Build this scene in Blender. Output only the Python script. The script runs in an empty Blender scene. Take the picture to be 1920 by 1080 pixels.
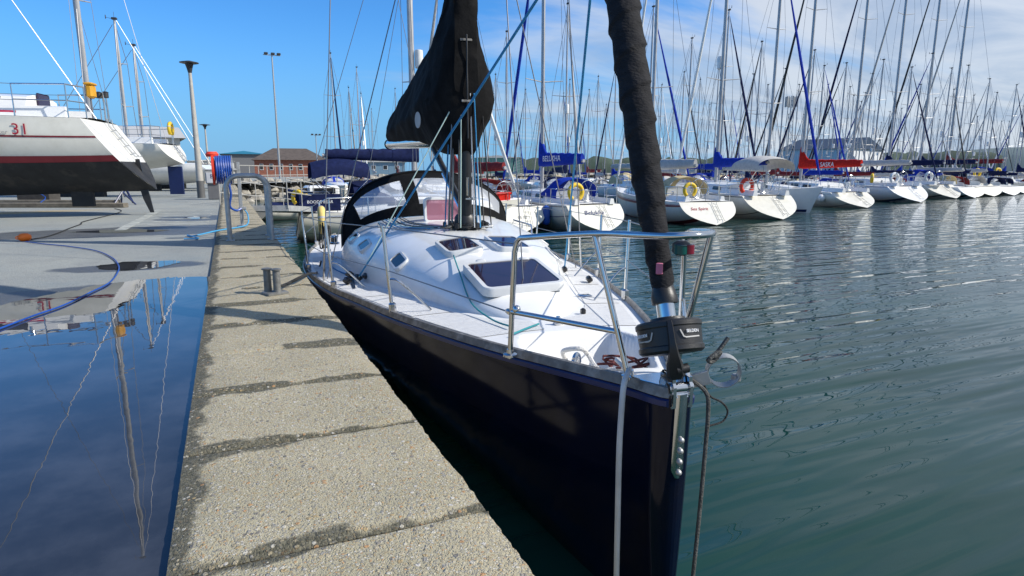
import bpy, math, random
from mathutils import Vector, Matrix
random.seed(7)
R = math.radians
scene = bpy.context.scene
col = scene.collection

# ------------------------------------------------------------------ camera
H = 0.9                       # lens height above the quay
F_PX, HZ = 1150.0, 322.0      # focal length and horizon row of the 1920x1080 photograph
PITCH = math.atan((540 - HZ) / F_PX)
YAW = math.atan((960 - 422) / math.hypot(F_PX, 540 - HZ))
cam_d = bpy.data.cameras.new('camera'); cam = bpy.data.objects.new('camera', cam_d); col.objects.link(cam)
cam_d.sensor_width = 36; cam_d.lens = F_PX / 1920 * 36; cam_d.clip_start = 0.05; cam_d.clip_end = 6000
cam.location = (0, 0, H); cam.rotation_euler = (math.pi / 2 - PITCH, 0, -YAW)
scene.camera = cam

# ------------------------------------------------------------------ sun, sky, exposure
SUN_EL, SUN_DIR = R(38.6), Vector((0.826, -0.564, 0)).normalized()     # towards the sun
sun_vec = Vector((SUN_DIR.x * math.cos(SUN_EL), SUN_DIR.y * math.cos(SUN_EL), math.sin(SUN_EL)))
sd = bpy.data.lights.new('sun', 'SUN'); sd.energy = 4.2; sd.angle = R(0.53); sd.color = (1, 0.95, 0.87)
so = bpy.data.objects.new('sun', sd); col.objects.link(so); so.rotation_euler = sun_vec.to_track_quat('Z', 'Y').to_euler()
so.location = (10, -10, 30)
world = bpy.data.worlds.new('World'); scene.world = world; world.use_nodes = True
wn, wl = world.node_tree.nodes, world.node_tree.links
wn.clear()
wo = wn.new('ShaderNodeOutputWorld'); bg = wn.new('ShaderNodeBackground'); sky = wn.new('ShaderNodeTexSky')
sky.sky_type = 'NISHITA'; sky.sun_disc = False; sky.sun_elevation = SUN_EL
sky.sun_rotation = math.atan2(SUN_DIR.x, SUN_DIR.y)
sky.air_density = 1.0; sky.dust_density = 0.4; sky.ozone_density = 2.5
bg.inputs['Strength'].default_value = 0.11
tc = wn.new('ShaderNodeTexCoord'); sep = wn.new('ShaderNodeSeparateXYZ'); wl.new(tc.outputs['Generated'], sep.inputs[0])
def wmath(op, a, b=None, c=None):
    n = wn.new('ShaderNodeMath'); n.operation = op
    for i, x in enumerate((a, b, c)):
        if x is None: continue
        if isinstance(x, (int, float)): n.inputs[i].default_value = x
        else: wl.new(x, n.inputs[i])
    return n.outputs[0]
# thin cloud sheet: direction projected on a flat layer, noise, thicker towards one bank of the sky
den = wmath('ADD', wmath('MAXIMUM', sep.outputs[2], 0.0), 0.16)
cx = wmath('DIVIDE', sep.outputs[0], den); cy = wmath('DIVIDE', sep.outputs[1], den)
comb0 = wn.new('ShaderNodeCombineXYZ'); wl.new(cx, comb0.inputs[0]); wl.new(cy, comb0.inputs[1])
comb = wn.new('ShaderNodeMapping'); comb.inputs['Rotation'].default_value = (0, 0, R(35)); comb.inputs['Scale'].default_value = (.55, 1.5, 1); wl.new(comb0.outputs[0], comb.inputs[0])
nz = wn.new('ShaderNodeTexNoise'); nz.inputs['Scale'].default_value = 0.75; nz.inputs['Detail'].default_value = 9
nz.inputs['Roughness'].default_value = 0.58; nz.inputs['Distortion'].default_value = 0.5
wl.new(comb.outputs[0], nz.inputs['Vector'])
bank = wmath('ADD', wmath('MULTIPLY', sep.outputs[0], 0.95), wmath('MULTIPLY', sep.outputs[1], -0.42))   # to the right of the quay
cov = wmath('ADD', nz.outputs['Fac'], wmath('MULTIPLY', bank, 0.55))
mr = wn.new('ShaderNodeMapRange'); mr.interpolation_type = 'SMOOTHSTEP'
mr.inputs['From Min'].default_value = 0.45; mr.inputs['From Max'].default_value = 0.80
mr.inputs['To Max'].default_value = 0.86
wl.new(cov, mr.inputs['Value'])
mix = wn.new('ShaderNodeMixRGB')
nz2 = wn.new('ShaderNodeTexNoise'); nz2.inputs['Scale'].default_value = 1.1; nz2.inputs['Detail'].default_value = 8; nz2.inputs['Roughness'].default_value = .6; nz2.inputs['Distortion'].default_value = .8; wl.new(comb.outputs[0], nz2.inputs['Vector'])
crp = wn.new('ShaderNodeMapRange'); crp.interpolation_type = 'SMOOTHSTEP'; crp.inputs['From Min'].default_value = .36; crp.inputs['From Max'].default_value = .62; wl.new(nz2.outputs['Fac'], crp.inputs['Value'])
ccol = wn.new('ShaderNodeMixRGB'); ccol.inputs[1].default_value = (3.1, 3.75, 4.75, 1); ccol.inputs[2].default_value = (5.2, 5.5, 5.9, 1); wl.new(crp.outputs[0], ccol.inputs[0]); wl.new(ccol.outputs[0], mix.inputs['Color2'])
wl.new(mr.outputs[0], mix.inputs['Fac'])
hs = wn.new('ShaderNodeMixRGB'); hs.blend_type = 'MULTIPLY'; hs.inputs[0].default_value = 1; hs.inputs['Color2'].default_value = (.36, .84, 1.32, 1); wl.new(sky.outputs[0], hs.inputs['Color1'])
hz_r = wn.new('ShaderNodeMapRange'); hz_r.interpolation_type = 'SMOOTHSTEP'; hz_r.inputs['From Min'].default_value = 0; hz_r.inputs['From Max'].default_value = .24; hz_r.inputs['To Min'].default_value = .9; hz_r.inputs['To Max'].default_value = 0; wl.new(sep.outputs[2], hz_r.inputs['Value'])
hzm = wn.new('ShaderNodeMixRGB'); hzm.inputs['Color2'].default_value = (1.55, 3.4, 5.6, 1); wl.new(hz_r.outputs[0], hzm.inputs[0]); wl.new(hs.outputs[0], hzm.inputs[1])
wl.new(hzm.outputs[0], mix.inputs['Color1']); wl.new(mix.outputs[0], bg.inputs['Color']); wl.new(bg.outputs[0], wo.inputs[0])
vs = scene.view_settings
vs.view_transform = 'Standard'; vs.look = 'None'; vs.exposure = 0.34; vs.gamma = 1.0; vs.use_curve_mapping = False

# ------------------------------------------------------------------ pixel helper (real distances)
fw = Vector((math.sin(YAW) * math.cos(PITCH), math.cos(YAW) * math.cos(PITCH), -math.sin(PITCH)))
rt = Vector((math.cos(YAW), -math.sin(YAW), 0)); up = rt.cross(fw); CAM = Vector((0, 0, H))
def ray(x, y): return (fw * F_PX + rt * (x - 960) + up * (540 - y)).normalized()
def at_z(x, y, z):
    d = ray(x, y); return CAM + d * ((z - H) / d.z)
def at_d(x, y, dist):          # point on the pixel's ray at a horizontal distance
    d = ray(x, y); return CAM + d * (dist / math.hypot(d.x, d.y))
WATER = -1.45

# ------------------------------------------------------------------ materials
MATS = {}
def newmat(name):
    m = bpy.data.materials.new(name); m.use_nodes = True
    nt = m.node_tree; return m, nt.nodes, nt.links, nt.nodes['Principled BSDF']
def mat(name, c, rough=0.5, metal=0.0, var=0.12, scale=6.0, bump=0.0, bscale=60.0, spec=0.5, coat=0.0, alpha=1.0, dirt=None, dscale=2.0, dmin=0.52, dmax=0.7, stretch=None):
    if name in MATS: return MATS[name]
    m, n, l, b = newmat(name)
    b.inputs['Roughness'].default_value = rough; b.inputs['Metallic'].default_value = metal
    b.inputs['Specular IOR Level'].default_value = spec; b.inputs['Coat Weight'].default_value = coat
    b.inputs['Coat Roughness'].default_value = 0.05; b.inputs['Alpha'].default_value = alpha
    t = n.new('ShaderNodeTexCoord'); src = t.outputs['Object']
    if stretch:
        mp = n.new('ShaderNodeMapping'); mp.inputs['Scale'].default_value = stretch; l.new(src, mp.inputs[0]); src = mp.outputs[0]
    z = n.new('ShaderNodeTexNoise'); z.inputs['Scale'].default_value = scale; z.inputs['Detail'].default_value = 6; l.new(src, z.inputs['Vector'])
    rp = n.new('ShaderNodeValToRGB'); rp.color_ramp.elements[0].position = .3; rp.color_ramp.elements[1].position = .7
    rp.color_ramp.elements[0].color = tuple(max(0, x * (1 - var)) for x in c) + (1,)
    rp.color_ramp.elements[1].color = tuple(min(1, x * (1 + var)) for x in c) + (1,)
    l.new(z.outputs['Fac'], rp.inputs[0]); out = rp.outputs[0]
    if dirt:
        z2 = n.new('ShaderNodeTexNoise'); z2.inputs['Scale'].default_value = dscale; z2.inputs['Detail'].default_value = 8; z2.inputs['Roughness'].default_value = .65; l.new(src, z2.inputs['Vector'])
        g = n.new('ShaderNodeMapRange'); g.inputs['From Min'].default_value = dmin; g.inputs['From Max'].default_value = dmax; l.new(z2.outputs['Fac'], g.inputs['Value'])
        mx = n.new('ShaderNodeMixRGB'); mx.inputs['Color2'].default_value = tuple(dirt) + (1,); l.new(g.outputs[0], mx.inputs['Fac']); l.new(out, mx.inputs['Color1']); out = mx.outputs[0]
    l.new(out, b.inputs['Base Color'])
    if bump:
        z3 = n.new('ShaderNodeTexNoise'); z3.inputs['Scale'].default_value = bscale; z3.inputs['Detail'].default_value = 5; l.new(src, z3.inputs['Vector'])
        bp = n.new('ShaderNodeBump'); bp.inputs['Strength'].default_value = bump; bp.inputs['Distance'].default_value = .02; l.new(z3.outputs['Fac'], bp.inputs['Height']); l.new(bp.outputs[0], b.inputs['Normal'])
    MATS[name] = m; return m
def clear_mat(name, tint, opac, rough=0.08):
    m, n, l, b = newmat(name)
    b.inputs['Base Color'].default_value = tuple(tint) + (1,); b.inputs['Roughness'].default_value = rough
    tr = n.new('ShaderNodeBsdfTransparent'); tr.inputs[0].default_value = tuple(min(1, .55 + .5 * x) for x in tint) + (1,)
    t = n.new('ShaderNodeTexCoord'); z = n.new('ShaderNodeTexNoise'); z.inputs['Scale'].default_value = 3; l.new(t.outputs['Object'], z.inputs['Vector'])
    bp = n.new('ShaderNodeBump'); bp.inputs['Strength'].default_value = .35; bp.inputs['Distance'].default_value = .05; l.new(z.outputs['Fac'], bp.inputs['Height']); l.new(bp.outputs[0], b.inputs['Normal'])
    mx = n.new('ShaderNodeMixShader'); mx.inputs[0].default_value = opac
    l.new(tr.outputs[0], mx.inputs[1]); l.new(b.outputs[0], mx.inputs[2]); l.new(mx.outputs[0], n['Material Output'].inputs[0])
    MATS[name] = m; return m

M_white = mat('gelcoat_white', (.78, .78, .76), .28, var=.03, coat=.3, dirt=(.6, .58, .52), dscale=1.3, dmin=.55, dmax=.85)
M_deck = mat('deck_white', (.74, .74, .73), .55, var=.03, bump=.12, bscale=220, dirt=(.62, .61, .58), dscale=1.6, dmin=.55, dmax=.85)
M_cream = mat('gelcoat_cream', (.70, .68, .60), .32, var=.04, coat=.2, dirt=(.52, .49, .40), dscale=1.2, dmin=.5, dmax=.85)
M_navy = mat('hull_navy', (.0016, .0036, .015), .10, var=.25, scale=2.5, spec=.26, dirt=(.008, .007, .010), dscale=2.2, dmin=.5, dmax=.75)  # blotches: scuffs plus brownish quay reflections painted into the colour
M_navy_paint = mat('navy_paint', (.012, .022, .09), .3)
M_steel = mat('stainless_steel', (.62, .62, .62), .12, 1.0, var=.08, scale=14)
M_galv = mat('galvanised_steel', (.40, .41, .41), .5, .7, var=.2, scale=12, bump=.1)
M_alu = mat('aluminium_mast', (.40, .40, .40), .45, .35, var=.12, scale=3)
M_rail = mat('weathered_rail', (.20, .19, .175), .55, .5, var=.3, scale=18, bump=.15, dirt=(.32, .31, .29), dscale=9, dmin=.5, dmax=.65)
M_black = mat('black_plastic', (.016, .016, .017), .42, var=.3, bump=.06, bscale=150)
M_blackcloth = mat('black_canvas', (.0075, .0075, .008), .85, spec=.10, var=.3, scale=9, bump=.35, bscale=22, dirt=(.014, .014, .014), dscale=4)
M_carbon = mat('black_mast', (.012, .012, .013), .3, var=.2)
M_dark_glass = mat('smoked_glass', (.022, .014, .030), .05, var=.2, spec=.8)
M_win = mat('cabin_window', (.012, .013, .016), .08, var=.2, spec=.7)
M_navycloth = mat('navy_canvas', (.010, .016, .060), .8, spec=.12, var=.25, scale=8, bump=.3, bscale=14)
M_bluecloth = mat('blue_canvas', (.010, .035, .32), .75, spec=.12, var=.2, scale=8, bump=.3, bscale=14)
M_redcloth = mat('red_canvas', (.55, .02, .012), .75, spec=.12, var=.2, scale=8, bump=.3, bscale=14)
M_maroon = mat('maroon_canvas', (.20, .028, .03), .8, spec=.12, var=.2, scale=8, bump=.3, bscale=14)
M_greycloth = mat('grey_canvas', (.45, .44, .42), .8, spec=.12, var=.12, scale=8, bump=.3, bscale=14)
M_tan = mat('cream_canvas', (.50, .42, .25), .8, spec=.12, var=.12, scale=8, bump=.3, bscale=14)
M_redpaint = mat('red_stripe', (.18, .012, .02), .35)
M_antifoul = mat('antifouling', (.018, .019, .021), .75, var=.3, scale=4, bump=.2, dirt=(.05, .045, .04), dscale=3)
M_yellow = mat('yellow_foam', (.75, .50, .02), .6, var=.1)
M_orange = mat('orange_plastic', (.85, .17, .012), .5, var=.12)
M_redfoam = mat('red_foam', (.70, .05, .02), .6, var=.12)
M_bluehose = mat('blue_hose', (.012, .065, .32), .4, var=.15)
M_cyanrope = mat('turquoise_rope', (.015, .22, .46), .7, var=.2, bump=.4, bscale=160)
M_paleline = mat('pale_green_rope', (.42, .55, .50), .7)
M_whiterope = mat('white_rope', (.66, .65, .62), .8, var=.12, bump=.6, bscale=130)
M_blackrope = mat('black_rope', (.02, .02, .02), .85, var=.3, bump=.5, bscale=120)
M_greyrope = mat('grey_rope', (.085, .085, .08), .85, var=.4, scale=40, bump=.6, bscale=120)
M_wire = mat('rigging_wire', (.22, .22, .23), .4, .6)
M_lamp = mat('lamp_black', (.03, .03, .032), .5)
M_lamppole = mat('lamp_pole', (.42, .40, .36), .6, .1, var=.12, bump=.1)
M_conc = mat('concrete', (.30, .285, .25), .9, var=.18, scale=5, bump=.5, bscale=40, dirt=(.14, .13, .11), dscale=1.8)
M_timber = mat('timber', (.20, .14, .08), .85, var=.3, scale=8, bump=.3)
M_greybox = mat('grey_box', (.38, .38, .37), .55, var=.08)
M_darkbox = mat('dark_grey_box', (.14, .14, .145), .6, var=.1)
M_text_navy = mat('lettering_navy', (.01, .02, .12), .5, var=0)
M_text_red = mat('lettering_red', (.35, .01, .03), .5, var=0)
M_text_white = mat('lettering_white', (.8, .8, .8), .5, var=0)
M_text_grey = mat('lettering_grey', (.3, .3, .3), .5, var=0)
M_clear = clear_mat('clear_vinyl', (.72, .75, .80), .44)
M_pink = clear_mat('pink_acrylic', (.55, .26, .34), .5)

# ------------------------------------------------------------------ mesh builder
class MB:
    def __init__(s): s.v = []; s.f = []
    def add(s, vs, fs):
        o = len(s.v); s.v += [tuple(p) for p in vs]; s.f += [tuple(i + o for i in q) for q in fs]; return s
    def box(s, c, d, rz=0, taper=1.0):
        hx, hy, hz = d[0] / 2, d[1] / 2, d[2] / 2; cs, sn = math.cos(rz), math.sin(rz); vs = []
        for z in (-1, 1):
            k = taper if z > 0 else 1
            for x, y in ((-1, -1), (1, -1), (1, 1), (-1, 1)):
                X, Y = x * hx * k, y * hy * k
                vs.append((c[0] + X * cs - Y * sn, c[1] + X * sn + Y * cs, c[2] + z * hz))
        return s.add(vs, [(3, 2, 1, 0), (4, 5, 6, 7), (0, 1, 5, 4), (1, 2, 6, 5), (2, 3, 7, 6), (3, 0, 4, 7)])
    def bbox(s, c, d, b=.01, rz=0):       # bevelled box
        hx, hy, hz = d[0] / 2, d[1] / 2, d[2] / 2; b = min(b, hx * .9, hy * .9, hz * .9); rings = []
        for z, k in ((-hz, b), (-hz + b, 0), (hz - b, 0), (hz, b)):
            x, y = hx - k, hy - k
            rings.append([(x - b, -y), (x, -y + b), (x, y - b), (x - b, y), (-x + b, y), (-x, y - b), (-x, -y + b), (-x + b, -y), z])
        cs, sn = math.cos(rz), math.sin(rz)
        return s.loft([[(c[0] + x * cs - y * sn, c[1] + x * sn + y * cs, c[2] + r[-1]) for x, y in r[:-1]] for r in rings])
    def bar(s, p0, p1, w, h):
        p0, p1 = Vector(p0), Vector(p1); d = (p1 - p0).normalized(); a = Vector((0, 0, 1)) if abs(d.z) < .95 else Vector((0, 1, 0))
        x = d.cross(a).normalized() * (w / 2); y = x.cross(d).normalized() * (h / 2); vs = []
        for p in (p0, p1): vs += [p - x - y, p + x - y, p + x + y, p - x + y]
        return s.add(vs, [(3, 2, 1, 0), (4, 5, 6, 7), (0, 1, 5, 4), (1, 2, 6, 5), (2, 3, 7, 6), (3, 0, 4, 7)])
    def tube(s, pts, r, n=8, cap=True, closed=False):
        pts = [Vector(p) for p in pts]; rs = r if isinstance(r, (list, tuple)) else [r] * len(pts); rings = []; x = None
        N = len(pts)
        for i, p in enumerate(pts):
            a = pts[(i - 1) % N] if (i or closed) else p; b = pts[(i + 1) % N] if (i < N - 1 or closed) else p
            d = (b - a).normalized()
            if x is None:
                q = Vector((0, 0, 1)) if abs(d.z) < .9 else Vector((1, 0, 0)); x = d.cross(q).normalized()
            else:
                x = x - d * x.dot(d); x.normalize()
            y = d.cross(x)
            rings.append([p + (x * math.cos(2 * math.pi * k / n) + y * math.sin(2 * math.pi * k / n)) * rs[i] for k in range(n)])
        if closed: rings.append(rings[0])
        return s.loft(rings, cap=cap and not closed)
    def loft(s, rings, cap=True, closed=True):
        n = len(rings[0]); vs = [p for r in rings for p in r]; fs = []
        for i in range(len(rings) - 1):
            for k in range(n if closed else n - 1):
                k2 = (k + 1) % n; fs.append((i * n + k, i * n + k2, (i + 1) * n + k2, (i + 1) * n + k))
        if cap: fs.append(tuple(range(n))[::-1]); fs.append(tuple((len(rings) - 1) * n + k for k in range(n)))
        return s.add(vs, fs)
    def lathe(s, prof, c=(0, 0, 0), n=20, mtx=None, cap=True):
        rings = []
        for r, z in prof:
            ring = []
            for k in range(n):
                p = Vector((r * math.cos(2 * math.pi * k / n), r * math.sin(2 * math.pi * k / n), z))
                ring.append((mtx @ p if mtx else p) + Vector(c))
            rings.append(ring)
        return s.loft(rings, cap=cap)
    def ball(s, c, r, n=12, sz=1.0):
        return s.lathe([(max(1e-4, r * math.sin(math.pi * i / 8)), -r * sz * math.cos(math.pi * i / 8)) for i in range(9)], c, n)
    def grid(s, fn, nu, nv, keep=None):
        vs = [fn(i / nu, j / nv) for j in range(nv + 1) for i in range(nu + 1)]; fs = []
        for j in range(nv):
            for i in range(nu):
                if keep and not keep((i + .5) / nu, (j + .5) / nv): continue
                a = j * (nu + 1) + i; fs.append((a, a + 1, a + nu + 2, a + nu + 1))
        if keep:
            used = sorted({i for q in fs for i in q}); mp_ = {o: k for k, o in enumerate(used)}; vs = [vs[i] for i in used]; fs = [tuple(mp_[i] for i in q) for q in fs]
        return s.add(vs, fs)
    def prism(s, poly, z0, z1):
        n = len(poly); vs = [(x, y, z0) for x, y in poly] + [(x, y, z1) for x, y in poly]
        return s.add(vs, [tuple(range(n))[::-1], tuple(range(n, 2 * n))] + [(k, (k + 1) % n, n + (k + 1) % n, n + k) for k in range(n)])
    def mesh(s, name, m, smooth=True, ang=42):
        me = bpy.data.meshes.new(name); me.from_pydata(s.v, [], s.f)
        if m: me.materials.append(m)
        if smooth:
            me.polygons.foreach_set('use_smooth', [True] * len(me.polygons)); me.set_sharp_from_angle(angle=R(ang))
        me.update(); return me
    def build(s, name, m, parent=None, smooth=True, ang=42, **tags):
        o = bpy.data.objects.new(name, s.mesh(name, m, smooth, ang)); col.objects.link(o)
        if parent: o.parent = parent
        return tag(o, **tags)
def tag(o, label=None, cat=None, group=None, kind=None):
    if label: o['label'] = label
    if cat: o['category'] = cat
    if group: o['group'] = group
    if kind: o['kind'] = kind
    return o
def empty(name, loc=(0, 0, 0), rz=0, **tags):
    o = bpy.data.objects.new(name, None); col.objects.link(o); o.location = loc; o.rotation_euler = (0, 0, rz); return tag(o, **tags)
def place(name, me, parent=None, loc=(0, 0, 0), rz=0, **tags):
    o = bpy.data.objects.new(name, me); col.objects.link(o); o.location = loc; o.rotation_euler = (0, 0, rz)
    if parent: o.parent = parent
    return tag(o, **tags)
KIDS = {}
def copy_tree(o, parent=None):
    c = o.copy(); col.objects.link(c); c.parent = parent
    for ch in o.children: copy_tree(ch, c)
    return c
def lettering(text, size, m, parent, loc, rot, italic=0.0, squash=1.0, name='lettering'):
    cu = bpy.data.curves.new('txt', 'FONT'); cu.body = text; cu.size = size; cu.align_x = 'CENTER'; cu.align_y = 'CENTER'; cu.shear = italic; cu.extrude = .0015; cu.resolution_u = 3
    t = bpy.data.objects.new('txt', cu); col.objects.link(t)
    me = bpy.data.meshes.new_from_object(t.evaluated_get(bpy.context.evaluated_depsgraph_get()))
    bpy.data.objects.remove(t); me.materials.clear(); me.materials.append(m)
    o = bpy.data.objects.new(name, me); col.objects.link(o); o.parent = parent; o.location = loc
    o.rotation_mode = 'XYZ'; o.rotation_euler = rot; o.scale = (squash, 1, 1); return o
def interp(tab, x):
    if x <= tab[0][0]: return tab[0][1]
    for (a, va), (b, vb) in zip(tab, tab[1:]):
        if x <= b:
            t = (x - a) / (b - a); return va + (vb - va) * t
    return tab[-1][1]
def smooth_interp(tab, x):     # Catmull-Rom through the table
    n = len(tab)
    if x <= tab[0][0]: return tab[0][1]
    if x >= tab[-1][0]: return tab[-1][1]
    for i in range(n - 1):
        if x <= tab[i + 1][0]:
            x0, y0 = tab[i]; x1, y1 = tab[i + 1]; h = x1 - x0; t = (x - x0) / h
            m0 = (y1 - tab[i - 1][1]) / (x1 - tab[i - 1][0]) if i else (y1 - y0) / h
            m1 = (tab[i + 2][1] - y0) / (tab[i + 2][0] - x0) if i < n - 2 else (y1 - y0) / h
            return (2 * t ** 3 - 3 * t * t + 1) * y0 + (t ** 3 - 2 * t * t + t) * h * m0 + (-2 * t ** 3 + 3 * t * t) * y1 + (t ** 3 - t * t) * h * m1
def arc(c, r, a0, a1, n, ax=(1, 0, 0), ay=(0, 0, 1)):
    c, ax, ay = Vector(c), Vector(ax), Vector(ay)
    return [c + ax * r * math.cos(a0 + (a1 - a0) * i / n) + ay * r * math.sin(a0 + (a1 - a0) * i / n) for i in range(n + 1)]
def spline(pts, n=8):
    pts = [Vector(p) for p in pts]; out = []
    for i in range(len(pts) - 1):
        p0, p1, p2, p3 = pts[max(0, i - 1)], pts[i], pts[i + 1], pts[min(len(pts) - 1, i + 2)]
        for k in range(n):
            t = k / n
            out.append(.5 * ((2 * p1) + (p2 - p0) * t + (2 * p0 - 5 * p1 + 4 * p2 - p3) * t * t + (3 * p1 - p0 - 3 * p2 + p3) * t ** 3))
    return out + [pts[-1]]

# ================================================================== SETTING
QR, QL, GZ = 0.578, -0.195, -0.035         # quay edges (x), asphalt level
def nodes_helper(n, l):
    def mth(op, a, b=None, c=None, clamp=False):
        k = n.new('ShaderNodeMath'); k.operation = op; k.use_clamp = clamp
        for i, x in enumerate((a, b, c)):
            if x is None: continue
            if isinstance(x, (int, float)): k.inputs[i].default_value = x
            else: l.new(x, k.inputs[i])
        return k.outputs[0]
    def noise(vec, s, d=5, rough=.55):
        k = n.new('ShaderNodeTexNoise'); k.inputs['Scale'].default_value = s; k.inputs['Detail'].default_value = d; k.inputs['Roughness'].default_value = rough; l.new(vec, k.inputs['Vector']); return k.outputs['Fac']
    def rng(v, a, b, c=0.0, d=1.0, sm=True):
        k = n.new('ShaderNodeMapRange'); k.interpolation_type = 'SMOOTHSTEP' if sm else 'LINEAR'
        for nm, x in zip(('From Min', 'From Max', 'To Min', 'To Max'), (a, b, c, d)): k.inputs[nm].default_value = x
        l.new(v, k.inputs['Value']); return k.outputs[0]
    def mixc(f, a, b):
        k = n.new('ShaderNodeMixRGB')
        if isinstance(f, (int, float)): k.inputs[0].default_value = f
        else: l.new(f, k.inputs[0])
        for i, x in ((1, a), (2, b)):
            if isinstance(x, tuple): k.inputs[i].default_value = x + (1,)
            else: l.new(x, k.inputs[i])
        return k.outputs[0]
    return mth, noise, rng, mixc

def asphalt_material():
    m, n, l, b = newmat('asphalt'); mth, noise, rng, mixc = nodes_helper(n, l)
    P = n.new('ShaderNodeTexCoord').outputs['Object']; sp = n.new('ShaderNodeSeparateXYZ'); l.new(P, sp.inputs[0]); X, Y = sp.outputs[0], sp.outputs[1]
    big = noise(P, .35, 6); mid = noise(P, 2.2, 6, .6); fine = noise(P, 140, 3)
    c = mixc(rng(big, .35, .65), (.255, .272, .258), (.325, .335, .30))
    c = mixc(mth('MULTIPLY', rng(mid, .45, .75), .45), c, (.19, .20, .195))
    v = n.new('ShaderNodeTexVoronoi'); v.inputs['Scale'].default_value = 110; l.new(P, v.inputs['Vector'])
    vs_ = n.new('ShaderNodeSeparateColor'); l.new(v.outputs['Color'], vs_.inputs[0])
    c = mixc(mth('MULTIPLY', rng(vs_.outputs[0], .3, 1), .35), c, (.36, .35, .31))
    c = mixc(mth('MULTIPLY', rng(vs_.outputs[1], .6, 1), .45), c, (.11, .11, .11))
    # faint blue hose paint / algae tint and a yellow rust band beside the boat cradle
    c = mixc(mth('MULTIPLY', rng(noise(P, .9, 4), .5, .8), .4), c, (.17, .23, .26))
    pa, pb = at_z(60, 398, GZ), at_z(230, 392, GZ)
    along = Vector((pb.x - pa.x, pb.y - pa.y)).normalized()
    dd = mth('ADD', mth('MULTIPLY', mth('SUBTRACT', X, pa.x), -along.y), mth('MULTIPLY', mth('SUBTRACT', Y, pa.y), along.x))
    dd = mth('ABSOLUTE', mth('ADD', dd, mth('MULTIPLY', mth('SUBTRACT', mid, .5), 1.0)))
    band = mth('MULTIPLY', rng(dd, .15, .8, 1, 0), rng(X, pb.x - 2.5, pb.x + .5, 1, 0))
    c = mixc(mth('MULTIPLY', band, .8), c, (.50, .34, .12))
    # damp ground round the puddles
    wet = None
    for (px, py, rx, ry) in ((200, 560, 3.0, .75), (250, 500, .75, .33), (270, 433, 3.2, 1.0), (365, 409, .8, 1.0), (100, 640, 3.5, 1.9)):
        q = at_z(px, py, GZ)
        ex = mth('DIVIDE', mth('SUBTRACT', X, q.x), rx); ey = mth('DIVIDE', mth('SUBTRACT', Y, q.y), ry)
        r = mth('SQRT', mth('ADD', mth('MULTIPLY', ex, ex), mth('MULTIPLY', ey, ey)))
        w = rng(mth('ADD', r, mth('MULTIPLY', mth('SUBTRACT', mid, .5), .8)), .8, 1.0, 1, 0)
        wet = w if wet is None else mth('MAXIMUM', wet, w)
    c = mixc(mth('MULTIPLY', wet, .8), c, (.05, .052, .056)); l.new(c, b.inputs['Base Color'])
    l.new(rng(wet, 0, 1, .9, .42), b.inputs['Roughness'])
    bp = n.new('ShaderNodeBump'); bp.inputs['Strength'].default_value = .5; bp.inputs['Distance'].default_value = .006
    l.new(mth('ADD', fine, v.outputs['Distance']), bp.inputs['Height']); l.new(bp.outputs[0], b.inputs['Normal'])
    return m

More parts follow.
